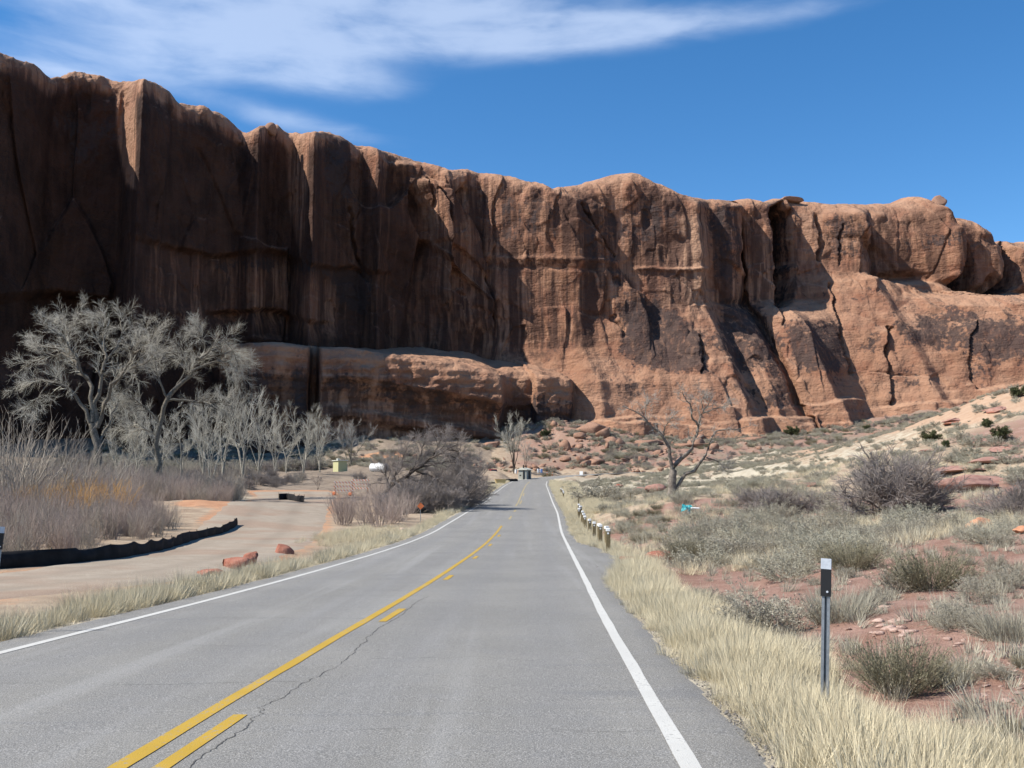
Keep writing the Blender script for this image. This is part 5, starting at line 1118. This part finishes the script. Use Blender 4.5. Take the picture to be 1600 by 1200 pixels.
def rock_mesh(name, seed, dims, mat, cuts=13, sub=3, rough=.05, lo=.5, smooth=False):
    """boulder: a ball cut by random planes, then roughened"""
    r = np.random.default_rng(seed); bm = bmesh.new(); bmesh.ops.create_icosphere(bm, subdivisions=sub, radius=1.0)
    V = np.array([v.co[:] for v in bm.verts]); Fc = np.array([[v.index for v in f.verts] for f in bm.faces]); bm.free()
    for _ in range(cuts):
        n = r.normal(size=3); n /= np.linalg.norm(n); d = r.uniform(lo, .88); k = V @ n - d; V = V - np.outer(np.clip(k, 0, None), n) * .97
    V = V + V / (np.linalg.norm(V, axis=1)[:, None] + 1e-9) * (rough * fbm(V[:, 0] * 2.3 + seed, V[:, 1] * 2.3 + V[:, 2] * 1.7, 4, seed))[:, None]
    V = V / np.abs(V).max(0) * (np.array(dims) / 2)
    return mesh_np(name, V, [Fc], mat, smooth)
def rock(name, seed, px, py, w, h, mat, label, category='boulder', group=None, depth=.8, bury=.25, **kw):
    p = hit([px], [py])[0]; W = px_size(p, w); H = px_size(p, h)
    bury = .5 if mat is M_ROCK_RED else bury; o = obj(name, rock_mesh(name, seed, (W, W * depth, H * (1 + bury)), mat, **kw)); o.location = (p[0], p[1] + W * depth * .3, p[2] + H * (1 + bury) / 2 - H * bury); o['label'] = label; o['category'] = category
    if group: o['group'] = group
    return o
def rocks():
    rock("boulder", 1, 362, 890, 52, 26, M_ROCK_RED, 'pointed red boulder beside the gravel track, left of the pair', cuts=24, lo=.28)
    rock("boulder", 2, 392, 884, 34, 22, M_ROCK_RED, 'squarish red boulder touching the pointed one by the track', cuts=20, lo=.3)
    rock("boulder", 3, 441, 866, 34, 15, M_ROCK_RED, 'low red boulder by the track, farther up than the pair', cuts=22, lo=.3)
    rock("boulder", 4, 322, 900, 52, 12, M_ROCK_RED, 'flat red slab in the grass before the pointed boulder')
    rock("stone", 5, 628, 831, 11, 6, M_STONE, 'small pale stone on the road shoulder beside the tall grass', 'stone')
    rock("boulder", 6, 1536, 829, 44, 20, M_ROCK_ORANGE, 'square orange boulder on the brushy slope', cuts=8)
    rock("boulder", 7, 1602, 834, 34, 12, M_ROCK_ORANGE, 'orange boulder cut by the edge of the view')
    rock("boulder", 8, 984, 882, 34, 12, M_ROCK_RED, 'flat dark red slab in the grass beyond the nearest guard post')
    rock("boulder", 9, 1034, 878, 52, 16, M_ROCK_RED, 'long flat red slab under the dull green bush')
    rock("boulder", 10, 1026, 770, 34, 14, M_ROCK_PINK, 'pink rock left of the dead tree trunk')
    rock("boulder", 11, 1000, 768, 22, 8, M_ROCK_PINK, 'small pink rock farther from the dead tree trunk')
    rock("boulder", 12, 967, 764, 14, 7, M_ROCK_RED, 'small red rock on the pale flat by the far road')
    # flat sandstone slabs weathering out of the slope: each an undercut ledge
    for i, (px, py, w, h, l) in enumerate(((1505, 772, 150, 30, 'broad pink sandstone ledge with a dark undercut above the brush'), (1560, 758, 120, 18, 'flat pink ledge stepping up behind the broad one'), (1540, 742, 110, 16, 'thin dark edged ledge in the middle of the slope'), (1580, 724, 90, 14, 'upper thin pink ledge near the edge of the view'), (1600, 775, 60, 16, 'pink ledge at the edge of the view behind the grey bush'), (1545, 694, 60, 9, 'small orange ledge below the broad juniper'), (1262, 762, 60, 8, 'low pink ledge on the slope right of the dead tree'), (1505, 660, 70, 8, 'long orange ledge near the top of the pale hill'), (1570, 645, 60, 9, 'orange ledge just under the high juniper at the edge'), (1465, 706, 50, 7, 'small red ledge below the dark green crest juniper'), (1590, 704, 60, 10, 'red ledge between the broad juniper and the upper thin ledge'), (1512, 724, 70, 9, 'red ledge midway up, left of the upper thin ledge'), (1440, 738, 60, 7, 'low red ledge uphill of the big bare bush'))):
        p = hit([px], [py])[0]; W = px_size(p, w); H = px_size(p, h); e = empty("rock_ledge", (p[0], p[1] + W * .28, p[2]), l, 'rock ledge')
        top = obj("caprock", rock_mesh("caprock", 60 + i, (W, W * .8, H * 1.1), M_ROCK_PINK, cuts=18, sub=4, rough=.10, lo=.30), e); top.location = (0, W * .12, H * .42); top.rotation_euler = (.10, -.10, .15 * (i % 3 - 1))
        und = obj("footing", rock_mesh("footing", 80 + i, (W * .7, W * .5, H * 1.2), M_ROCK_RED, cuts=14, sub=3, rough=.09), e); und.location = (W * .03, W * .02, -H * .25)
    for i, (px, py, Y, w, h, l) in enumerate(((1466, 312, 408, 6.5, 4.5, 'dark knob of rock standing on the cliff rim'), (1232, 312, 402, 12, 1.4, 'flat broken slab lying on the cliff rim'), (424, 198, 334, 5, 3.5, 'small pale knob of rock on the shaded cliff rim'))):
        o = obj("rim_rock", rock_mesh("rim_rock", 330 + i, (w, w * .8, h * 1.6), M_ROCK_TALUS, cuts=14)); o.location = at(px, py, Y) - [0, 0, h * .35]; o['label'] = l; o['category'] = 'rock'
    # talus below the cliffs
    for i, (px, py, w, h, l) in enumerate(((928, 682, 62, 26, 'biggest rounded boulder on the talus below the cliffs'), (905, 690, 24, 12, 'boulder at the foot of the biggest talus boulder'), (955, 694, 26, 12, 'boulder just right of the biggest talus boulder'), (1010, 696, 60, 9, 'long flat sandstone slab on the talus left of the dead tree'), (1090, 700, 90, 9, 'long sandstone slab behind the dead tree crown'), (1180, 692, 80, 10, 'long dark edged slab right of the dead tree'), (1005, 725, 16, 10, 'dark boulder near the far road bend'), (768, 700, 30, 12, 'orange boulder left of the whitish tree behind the toilet hut'), (758, 688, 22, 10, 'orange boulder higher up behind the whitish tree'), (885, 722, 22, 10, 'red boulder low on the talus above the far road'), (932, 728, 30, 10, 'red boulder lying nearest the far road bend'), (1030, 712, 20, 9, 'boulder on the talus just left of the dead tree limbs'))):
        rock("boulder", 100 + i, px, py, w, h, M_ROCK_TALUS, l, cuts=15)
    r = np.random.default_rng(9); k = 0
    c = np.stack([r.uniform(838, 1190, 90), r.uniform(655, 738, 90)], 1); q = hit(c[:, 0], c[:, 1], 180); sel = (q[:, 1] > 250) & (q[:, 1] < 345); lib = [rock_mesh("boulder", 140 + i, (1, .85, .7), M_ROCK_TALUS, cuts=14, sub=2) for i in range(6)]
    for p in q[sel][:44]:
        s = 1.3 + 4.5 * r.random() ** 2.5; o = obj("boulder", lib[k % 6]); o.scale = (s, s * r.uniform(.7, 1.1), s * r.uniform(.8, 1.4)); o.location = (p[0], p[1], p[2] + .16 * s); o.rotation_euler = (r.normal(0, .2), r.normal(0, .2), r.random() * 6)
        x_ = float(proj(p)[0]); o['label'] = next(l for m_, l in ((900, 'rust brown boulder low on the talus left of the biggest boulder'), (980, 'rust brown boulder among those below the biggest talus boulder'), (1060, 'rust brown boulder on the talus left of the dead tree limbs'), (1130, 'rust brown boulder on the talus seen through the dead tree'), (9999, 'rust brown boulder at the far end of the talus')) if x_ < m_); o['category'] = 'boulder'; o['group'] = 'tumbled talus boulders'; k += 1
    x = r.uniform(-15, 120, 6500); y = r.uniform(250, 352, 6500); ok = r.random(len(x)) < .08 + .8 * fbm(x * .05, y * .05, 3, 5); off, _ = road_near(x, y); ok &= np.abs(off) > 6
    x, y = x[ok], y[ok]; scatter("talus_rubble", lib, pts3(x, y, .05), .35 + 2.2 * r.random(len(x)) ** 4, 'red rubble covering the slope below the cliffs', 31, .4, .75)
    # loose flat stones on the red slope
    slab = [rock_mesh("stone", 160 + i, (1, .75, .32), M_STONE, cuts=12, sub=2) for i in range(5)]
    def stones(poly, n, s0, s1, label, group):
        a = np.array(poly, float); c = np.stack([r.uniform(a[:, 0].min(), a[:, 0].max(), n * 4), r.uniform(a[:, 1].min(), a[:, 1].max(), n * 4)], 1); c = c[inpoly(c[:, 0], c[:, 1], poly)][:n]
        for i, p in enumerate(hit(c[:, 0], c[:, 1])):
            s = r.uniform(s0, s1); o = obj("stone", slab[i % 5]); o.scale = (s, s, s); o.location = (p[0], p[1], p[2] + .05 * s); o.rotation_euler = (r.normal(0, .15), r.normal(0, .15), r.random() * 6); o['label'] = label; o['category'] = 'stone'; o['group'] = group
    stones([(1290, 955), (1370, 940), (1450, 985), (1420, 1000), (1300, 985)], 34, .10, .26, 'flat pinkish stone in the cluster right of the metal post', 'stones beside the metal post')
    stones([(1440, 985), (1600, 960), (1600, 1120), (1530, 1090), (1520, 1030)], 44, .05, .15, 'small pinkish stone on the bare red slope near the edge of the view', 'stones on the bare red slope')
    stones([(1300, 880), (1450, 850), (1440, 900), (1330, 920)], 26, .07, .16, 'small pale stone on the red bank above the metal post', 'stones on the red bank')
    x = r.uniform(3, 22, 16000); y = 5 * (45 / 5) ** r.random(16000); off, _ = road_near(x, y); ok = (off > 6.0) & (r.random(len(x)) < .45 + .6 * fbm(x * .6, y * .6, 2, 6)); x, y = x[ok], y[ok]
    scatter("slope_gravel", slab, pts3(x, y), .015 + .05 * r.random(len(x)) ** 2, 'fine stone chips over the red slope', 33, .3)
    pebble = [rock_mesh("pebble", 180 + i, (1, .8, .6), M_GRAVEL, cuts=9, sub=1) for i in range(4)]
    x, y, off = along_road(r, 15000, 3.75, 4.9, 3, 40); edge = 3.92 + .28 * r.random(len(x)) ** .5; ok = (off < np.interp(y, [3, 8, 20], [5.0, 4.7, 4.4])) & (off > 3.86 + .1 * r.random(len(x)))
    x, y, off = x[ok], y[ok], off[ok]; z = gnd(x, y); zr = baseZ(y) - np.clip(off - 3.95, 0, .38) / .38 * .10
    P = np.stack([x, y, np.maximum(z, zr)], 1); scatter("shoulder_gravel", pebble, P, .008 + .022 * r.random(len(x)) ** 2, 'grey gravel along the guard post side of the pavement', 34, .5)
    x, y, off = along_road(r, 7000, -4.9, -4.0, 5, 60); z = gnd(x, y); zr = baseZ(y) - np.clip(-off - 4.1, 0, .3) / .3 * .10
    scatter("track_side_gravel", pebble, np.stack([x, y, np.maximum(z, zr)], 1), .008 + .022 * r.random(len(x)) ** 2, 'grey gravel along the track side of the pavement', 35, .5)
rocks()

# ------------------------------------------------------------------ posts, fence, signs
M_STEEL = simple("galvanised_steel", (0.26, 0.28, 0.30), .45, .5, .15, 30, .55)
M_BLACK = simple("black_band_paint", (0.012, 0.012, 0.013), .5, .4)
M_REFLECT = simple("white_reflective_sheet", (0.46, 0.49, 0.53), .35, .5, .08, 40)
M_WOOD = simple("brown_guard_post_wood", (0.15, 0.115, 0.062), .9, .15, .3, 12)
M_WHITE_P = simple("white_paint", (0.72, 0.71, 0.68), .6, .3, .06)
M_FABRIC = simple("black_silt_fabric", (0.016, 0.015, 0.015), .8, .15, .3, 3)
M_STAKE = simple("wood_stake", (0.23, 0.18, 0.12), .9, .1)
M_ORANGE = simple("safety_orange", (0.55, 0.15, 0.05), .6, .3)
M_RUST = simple("rusty_frame", (0.28, 0.13, 0.07), .85, .2)
M_HUT = simple("pale_yellow_wall", (0.42, 0.40, 0.22), .85, .2, .08)
M_HUT_GREY = simple("grey_hut_wall", (0.30, 0.30, 0.26), .85, .2, .08)
M_ROOF = simple("pale_roof", (0.48, 0.47, 0.40), .8, .2)
M_DARK = simple("dark_door", (0.035, 0.033, 0.03), .7, .3)
M_TANK = simple("white_tank", (0.78, 0.77, 0.74), .5, .4, .05)
M_REDCAR = simple("red_car_paint", (0.28, 0.022, 0.03), .25, .5, .05)
M_GLASS = simple("dark_window_glass", (0.012, 0.014, 0.017), .1, .6)
M_TYRE = simple("tyre_rubber", (0.015, 0.015, 0.015), .9, .2)
M_TAN = simple("tan_metal_bin", (0.55, 0.40, 0.17), .7, .3)
M_BLUE = simple("faded_blue_plastic", (0.20, 0.30, 0.52), .5, .4)
M_TEAL = simple("turquoise_plastic", (0.05, 0.36, 0.38), .45, .4, .35, 3)
def mat_stripe():
    t = NT("orange_white_stripes", .5, .3); w = t.N('ShaderNodeTexWave'); w.wave_type = 'BANDS'; w.bands_direction = 'DIAGONAL'; w.inputs['Scale'].default_value = 1.6; w.inputs['Distortion'].default_value = 0
    t.L(t.coord(), w.inputs['Vector']); t.color(t.mix(t.rng(w.outputs['Fac'], .49, .51, smooth=False), (0.60, 0.58, 0.54), (0.50, 0.17, 0.07))); return t.m
M_STRIPE = mat_stripe()

def u_channel(h, w=.064, d=.035, th=.006):
    """hat section steel post"""
    m = MB(); poly = [(-w / 2, 0), (-w / 2, th), (-w / 4, th), (-w / 4 + th, d), (w / 4 - th, d), (w / 4, th), (w / 2, th), (w / 2, 0), (w / 4 - th, 0), (w / 4 - 2 * th, d - th), (-w / 4 + 2 * th, d - th), (-w / 4 + th, 0)]
    m.prism(poly, 'z', -.35, h); return m
def delineator(px, py, Y, h, lean, label, rz, panel=True):
    p = at(px, py, Y); z = gz(p[0], p[1]); e = empty("delineator_post", (p[0], p[1], z), label, 'road marker'); e.rotation_euler = (.02, lean, rz)
    u_channel(h).build("post", M_STEEL, e)
    m = MB(); m.box((0, -.006, h - .18), (.082, .008, .215), bev=.002); m.build("black_band", M_BLACK, e, label='black band below the reflector')
    m = MB(); m.box((0, -.007, h - .03), (.082, .009, .083), bev=.002); m.build("reflector", M_REFLECT, e, label='white reflector at the top')
    m = MB(); m.tube((.012, -.016, h - .25), (.012, -.008, h - .25), .009, n=8); m.build("bolt", M_REFLECT, e)
    m = MB()
    for k in range(16): m.tube((.0, -.0025, .12 + k * .055), (.0, .0015, .12 + k * .055), .005, n=6)
    return e
def street():
    delineator(1287, 1098, 8.15, 1.255, .050, 'leaning steel roadside post with black band and white reflector', -.45)
    delineator(-17, 980, 13.4, 1.45, .06, 'steel post with black band cut by the edge of the view', .3)
    # guard posts
    cap = None
    for i, Y in enumerate((37, 40, 43, 45, 48.8, 53, 57, 60, 62.5, 66, 70.5, 73.5, 112, 116, 121, 126)):
        x = float(roadX(Y)) + 4.85 + rng.normal(0, .05); lab = ['nearest of the long row of brown guard posts with white tops', 'second guard post of the long row from the near end', 'third guard post of the long row from the near end', 'fourth guard post of the long row from the near end', 'fifth guard post of the long row from the near end', 'sixth guard post of the long row from the near end', 'seventh guard post of the long row from the near end', 'eighth guard post of the long row from the near end', 'ninth guard post of the long row from the near end', 'tenth guard post of the long row from the near end', 'eleventh guard post of the long row from the near end', 'last guard post of the long row before the gap', 'nearest guard post of the short far row', 'second guard post of the short far row', 'third guard post of the short far row', 'last guard post of the short far row on the rise'][i]
        if cap is None:
            m = MB(); m.box((0, 0, .20), (.165, .165, 1.10), bev=.016); me_p = m.mesh("post", M_WOOD); m = MB(); m.box((0, 0, .79), (.168, .168, .11), bev=.018); cap = m.mesh("white_top", M_WHITE_P); m = MB(); m.tube((0, -.092, .66), (0, -.081, .66), .036, n=12); me_r = m.mesh("reflector", M_WHITE_P)
        e = empty("guard_post", (x, Y, gz(x, Y) + .06), lab, 'guard post', 'guard posts along the verge', rng.normal(0, .08)); e.rotation_euler = (rng.normal(0, .02), rng.normal(0, .03), rng.normal(0, .1))
        obj("post", me_p, e); obj("white_top", cap, e); obj("reflector", me_r, e)
    # silt fences
    def silt(pts, h, label, every=2.4, seed=1):
        P = np.array(pts, float); s = np.concatenate([[0], np.cumsum(np.hypot(*np.diff(P, axis=0).T))]); n = int(s[-1] / .18) + 2; q = np.linspace(0, s[-1], n); X = np.interp(q, s, P[:, 0]); Y = np.interp(q, s, P[:, 1])
        Z = gnd(X, Y); r = np.random.default_rng(seed); k = np.abs(np.sin(q / every * math.pi)); hh = h * (1 - .22 * k * (fbm(q * .35, q * 0 + 7, 2, seed + 9) > -.1) * (.5 + .8 * np.abs(fbm(q * .2, q * 0, 2, seed)))) * (1 + .25 * fbm(q * .12, q * 0 + 3, 2, seed + 1))
        d = np.stack([np.gradient(X), np.gradient(Y)], 1); d /= np.linalg.norm(d, axis=1)[:, None]; nn = np.stack([d[:, 1], -d[:, 0]], 1); rows = np.linspace(0, 1, 6); V = []
        for side in (1, -1):
            for t in (rows if side == 1 else rows[::-1]):
                bow = .10 * k * np.sin(t * 3.0) + .03 * fbm(q * 1.3, q * 0 + t * 2, 3, seed + 4) + .05 * (1 - t) ** 2; V.append(np.stack([X + nn[:, 0] * (bow + .004 * side), Y + nn[:, 1] * (bow + .004 * side), Z - .05 + t * (hh + .05)], 1))
        V = np.stack(V, 1); e = empty("silt_fence", (X[0], Y[0], Z[0]), label, 'silt fence'); o0 = np.array([X[0], Y[0], Z[0]])
        obj("fabric", mesh_np("fabric", V - o0, grid_faces(n, 12), M_FABRIC, True), e)
        m = MB(); m.box((0, 0, h * .45), (.035, .035, h * 1.05 + .1)); me = m.mesh("stake", M_STAKE)
        for a in np.arange(0, s[-1] + .01, every):
            i = int(np.argmin(np.abs(q - a))); st = obj("stake", me, e); st.location = (X[i] - nn[i, 0] * .04 - o0[0], Y[i] - nn[i, 1] * .04 - o0[1], Z[i] - o0[2]); st.rotation_euler = (r.normal(0, .06), r.normal(0, .06), r.random())
    silt(FENCE, .46, 'long sagging black silt fence along the gravel track', 2.6, 2)
    silt([at(436, 776, 112)[:2], at(448, 776, 113)[:2], at(460, 778, 110)[:2], at(475, 781, 106)[:2]], .85, 'short black silt fence piece farther up the track', 2.2, 4)
    # small signs and stakes
    p = at(657, 812, 68); e = empty("marker_sign", (p[0], p[1], gz(p[0], p[1])), 'small orange diamond sign on a thin post beside the road', 'sign'); m = MB(); m.tube((0, 0, -.2), (0, 0, 1.05), .022, n=6); m.build("post", M_STEEL, e)
    m = MB(); m.prism([(0, -.24), (.24, 0), (0, .24), (-.24, 0)], 'y', -.035, -.025); o = m.build("panel", M_ORANGE, e); o.location = (0, 0, 1.08)
    p = at(717, 788, 98); e = empty("marker_post", (p[0], p[1], gz(p[0], p[1])), 'thin white marker post where the shoulder meets the brush', 'road marker'); m = MB(); m.tube((0, 0, -.2), (0, 0, 1.05), .035, n=6); m.build("post", M_WHITE_P, e); m = MB(); m.box((0, 0, 1.18), (.12, .03, .28)); m.build("black_band", M_BLACK, e)
    for px, Y, h, l in ((904, 80, 1.15, 'thin dark stake behind the far end of the guard posts'), (985, 98, .75, 'short dark stake on the pale flat left of the dead tree')):
        x = at(px, 780, Y)[0]; m = MB(); m.box((0, 0, h / 2 - .1), (.075, .06, h + .2), taper=.8); m.tube((.0, -.031, h - .18), (0, -.036, h - .18), .02, n=6); o = m.build("stake", M_WOOD); o.location = (x, Y, gz(x, Y)); o['label'] = l; o['category'] = 'stake'
    # turquoise scrap in the brush
    p = hit([1075], [806])[0]; n = 26; U, W = np.meshgrid(np.linspace(-1, 1, n), np.linspace(-1, 1, n), indexing='ij'); zz = .32 + .10 * fbm(U * 2, W * 2, 3, 5) - .22 * np.abs(U + .3) * (W < 0) + .05 * np.abs(fbm(U * 5, W * 5, 2, 6))
    Vt = np.stack([U * .42 * (1 - .35 * (W + 1) / 2), W * .25, zz], -1); Vb = Vt - [0, 0, .012]; V = np.concatenate([Vt.reshape(-1, 3), Vb.reshape(-1, 3)]); Fg = grid_faces(n, n)
    o = obj("plastic_tarp", mesh_np("plastic_tarp", V, [np.concatenate([Fg, Fg[:, ::-1] + n * n])], M_TEAL, True), label='crumpled turquoise plastic sheet caught in the brush', category='tarp'); o.location = (p[0] - .1, p[1], p[2] + .12); o.rotation_euler = (.5, .1, .2)
    for dx, dz, L_, l in ((.42, .36, .55, 'white board sticking out beside the turquoise sheet'), (.12, .06, .40, 'small white board lying below the turquoise sheet')):
        m = MB(); m.box((0, 0, 0), (L_, .22, .045), bev=.008); m.box((0, 0, -.035), (L_ * .6, .05, .03)); o = m.build("white_board", M_WHITE_P); o.location = (p[0] + dx, p[1] - .1, p[2] + dz); o.rotation_euler = (.25, .05, .1); o['label'] = l; o['category'] = 'board'
street()

def yard():
    # barricades at the end of the track
    def barricade(px, py, Y, W, label, rz):
        p = at(px, py, Y); e = empty("barricade", (p[0], p[1], gz(p[0], p[1])), label, 'barricade', None, rz)
        for sx in (-1, 1):
            m = MB(); m.box((sx * W * .42, 0, .85), (.07, .07, 1.7)); m.build("upright", M_RUST, e); m = MB(); m.box((sx * W * .42, 0, .04), (.09, 1.3, .08)); m.build("foot", M_RUST, e)
        for z in (.55, 1.05, 1.55):
            m = MB(); m.box((0, -.05, z), (W, .03, .22)); m.build("rail", M_STRIPE, e)
    barricade(537, 772, 126, 2.5, 'orange and white striped barricade closing the gravel track', .05); barricade(563, 771, 128, 2.3, 'striped barricade half hidden by the leaning tree', -.08)
    for i, (px, l) in enumerate(((522, 'orange sandbag at the near end of the striped barricade'), (547, 'orange sandbag between the two striped barricades'))):
        p = at(px, 774, 124.5); o = obj("sandbag", rock_mesh("sandbag", 300 + i, (.55, .5, .5), M_ORANGE, cuts=3, sub=3, rough=.1, smooth=True)); o.location = (p[0], p[1], gz(p[0], p[1]) + .2); o['label'] = l; o['category'] = 'sandbag'
    # yellow hut
    p = at(531, 736, 222); e = empty("hut", (p[0], p[1], gz(p[0], p[1]) - .1), 'pale yellow flat roofed hut in the sandy yard', 'hut', None, .72)
    m = MB(); m.box((0, 0, 1.25), (2.2, 2.2, 2.5)); m.build("wall", M_HUT, e); m = MB(); m.box((0, 0, 2.58), (2.7, 2.7, .16), bev=.04); m.build("roof", M_ROOF, e)
    d = MB().box((1.12, 0, 1.0), (.06, .95, 2.0)).build("door", M_DARK, e); MB().box((1.165, .35, 1.0), (.03, .06, .16)).build("handle", M_STEEL, d)
    MB().box((-.5, 0, 2.86), (.6, .5, .4), bev=.03).build("roof_vent", M_ROOF, e); MB().box((1.35, .3, .9), (.5, 1.7, 1.8)).build("screen_wall", M_HUT_GREY, e)
    # white tank
    p = at(592, 738, 224); e = empty("storage_tank", (p[0], p[1], gz(p[0], p[1])), 'white cylindrical tank lying on its side in the yard', 'tank', None, -.35)
    MB().tube((-1.9, 0, 1.1), (1.75, 0, 1.1), .98, n=24, caps=False).build("shell", M_TANK, e, True)
    for sx, mt in ((-1, M_TANK), (1, M_STEEL)):
        m = MB()
        for k in range(4):
            a, b = k * .37, (k + 1) * .37; m.tube((sx * (1.8 + .4 * math.sin(a)), 0, 1.1), (sx * (1.8 + .4 * math.sin(b)), 0, 1.1), max(.02, .98 * math.cos(a)), max(.02, .98 * math.cos(b)), n=24, caps=False)
        m.build("end_cap", mt, e, True)
    for sx in (-1.1, 1.1): MB().box((sx, 0, .18), (.3, 1.5, .5), taper=.9).build("saddle", M_DARK, e)
    MB().tube((0, 0, 2.05), (0, 0, 2.3), .22, n=12).build("hatch", M_TANK, e)
    # toilet hut by the road
    p = at(820, 740, 226); e = empty("toilet_hut", (p[0], p[1], gz(p[0], p[1]) - .1), 'small grey toilet hut with dark vent pipe at the crest of the road', 'hut', None, -.45)
    MB().box((0, 0, 1.1), (2.0, 2.6, 2.2)).build("wall", M_HUT_GREY, e); MB().prism([(-1.3, 2.2), (1.3, 2.2), (1.3, 2.3), (0, 2.75), (-1.3, 2.3)], 'y', -1.6, 1.6).build("roof", M_ROOF, e)
    MB().tube((.35, -1.42, 0), (.35, -1.42, 3.3), .17, n=10).build("vent_pipe", M_DARK, e); d = MB().box((1.02, .2, 1.0), (.06, .95, 2.0)).build("door", M_DARK, e); MB().box((1.06, -.15, 1.0), (.03, .06, .16)).build("handle", M_STEEL, d); MB().box((-.5, -1.31, 1.0), (.4, .04, .3)).build("vent_grille", M_DARK, e)
    MB().box((0, 0, .02), (2.4, 3.0, .22)).build("slab", M_ROOF, e)
    # red car seen from the front
    p = at(771, 734.5, 236); e = empty("red_car", (p[0], p[1], gz(p[0], p[1])), 'dark red car parked beyond the tan bin', 'car', None, .25)
    m = MB(); m.prism([(-2.2, .35), (-2.25, .75), (-1.95, .95), (-.9, 1.05), (2.1, 1.05), (2.25, .8), (2.2, .35)], 'x', -.9, .9); m.build("body", M_REDCAR, e)
    m = MB(); m.prism([(-.85, 1.05), (-.2, 1.68), (1.6, 1.7), (2.05, 1.05)], 'x', -.78, .78); c = m.build("cabin", M_REDCAR, e); MB().box((0, -.56, 1.37), (1.4, .05, .62), rotx(-.80)).build("windscreen", M_GLASS, c); 
    for sx in (-1, 1): MB().box((sx * .785, .75, 1.38), (.03, 1.7, .42)).build("side_window", M_GLASS, c)
    for sx in (-1, 1):
        for sy in (-1.4, 1.4):
            w = MB().tube((sx * .72, sy, .34), (sx * .93, sy, .34), .34, n=16).build("wheel", M_TYRE, e); MB().tube((sx * .93, sy, .34), (sx * .945, sy, .34), .2, n=12).build("rim", M_STEEL, w)
        MB().box((sx * .65, -2.24, .72), (.36, .06, .18)).build("headlight", M_WHITE_P, e)
    MB().box((0, -2.26, .45), (1.75, .12, .2)).build("bumper", M_DARK, e)
    # tan bin, board and dark berms by the road
    p = at(782, 748, 186); e = empty("metal_bin", (p[0], p[1], gz(p[0], p[1])), 'tan metal skip bin beside the road near the crest', 'skip bin', None, .15)
    m = MB(); m.prism([(-.75, .1), (.75, .1), (1.0, .95), (-1.0, .95)], 'y', -.5, .5); m.build("tub", M_TAN, e); m = MB(); [m.box(c_, d_) for c_, d_ in (((0, -.52, .95), (2.1, .07, .08)), ((0, .52, .95), (2.1, .07, .08)), ((-1.02, 0, .95), (.07, 1.0, .08)), ((1.02, 0, .95), (.07, 1.0, .08)))]; m.build("rim", M_TAN, e)
    for sx in (-.5, .5): MB().box((sx, 0, .04), (.12, 1.0, .14)).build("skid", M_DARK, e)
    m = MB(); m.box((0, 0, .22), (1.6, .7, .12), bev=.02); m.box((-.5, 0, .08), (.1, .6, .18)); m.box((.5, 0, .08), (.1, .6, .18)); o = m.build("white_board", M_WHITE_P); p = at(769, 754, 170); o.location = (p[0], p[1], gz(p[0], p[1])); o['label'] = 'low white slab on feet in front of the tan bin'; o['category'] = 'board'
    for i, (a, b, Y, l) in enumerate(((738, 774, 183, 'long dark silt roll left of the tan bin'), (790, 808, 205, 'short dark silt roll left of the toilet hut'))):
        A = at(a, 748, Y); B = at(b, 746, Y + 4); q = np.linspace(0, 1, 24)[:, None]; P = A[None] * (1 - q) + B[None] * q; P[:, 2] = gnd(P[:, 0], P[:, 1]) + .22; R = .36 * (1 + .25 * fbm(q[:, 0] * 7, q[:, 0] * 0, 2, i)); R[0] = R[-1] = .05
        V, Fc = tubes(P[None], R[None], 8); o = obj("silt_roll", mesh_np("silt_roll", V, [Fc], M_FABRIC, True)); o['label'] = l; o['category'] = 'silt roll'
    # small things round the bend
    def barrel(px, py, Y, mat, l):
        p = at(px, py, Y); e = empty("barrel", (p[0], p[1], gz(p[0], p[1])), l, 'barrel'); m = MB()
        for z0, z1, r0, r1 in ((0, .3, .28, .31), (.3, .65, .31, .31), (.65, .95, .31, .28)): m.tube((0, 0, z0), (0, 0, z1), r0, r1, n=14, caps=True)
        m.build("drum", mat, e); MB().tube((0, 0, .95), (0, 0, 1.0), .29, n=14).build("lid", mat, e)
    barrel(841, 735, 250, M_WHITE_P, 'small white drum beyond the crest right of the toilet hut'); barrel(846, 735, 250, M_BLUE, 'small blue drum beside the white drum'); barrel(806, 733, 248, M_WHITE_P, 'small white drum at the foot of the whitish tree')
    p = at(908, 739, 240); e = empty("a_frame_sign", (p[0], p[1], gz(p[0], p[1])), 'small white folding sign standing by the far road bend', 'sign')
    for s_ in (-1, 1): MB().box((0, s_ * .2, .48), (.75, .03, 1.0), rotx(s_ * .38)).build("board", M_WHITE_P, e)
    for px, l in ((855, 'orange traffic cone right of the small drums'), (863, 'orange traffic cone nearest the far road')):
        p = at(px, 738, 246); e = empty("traffic_cone", (p[0], p[1], gz(p[0], p[1])), l, 'cone'); MB().tube((0, 0, .04), (0, 0, .9), .22, .04, n=12).build("cone", M_ORANGE, e); MB().box((0, 0, .02), (.55, .55, .06)).build("base", M_TYRE, e); MB().tube((0, 0, .45), (0, 0, .62), .135, .10, n=12, caps=False).build("band", M_WHITE_P, e)
yard()
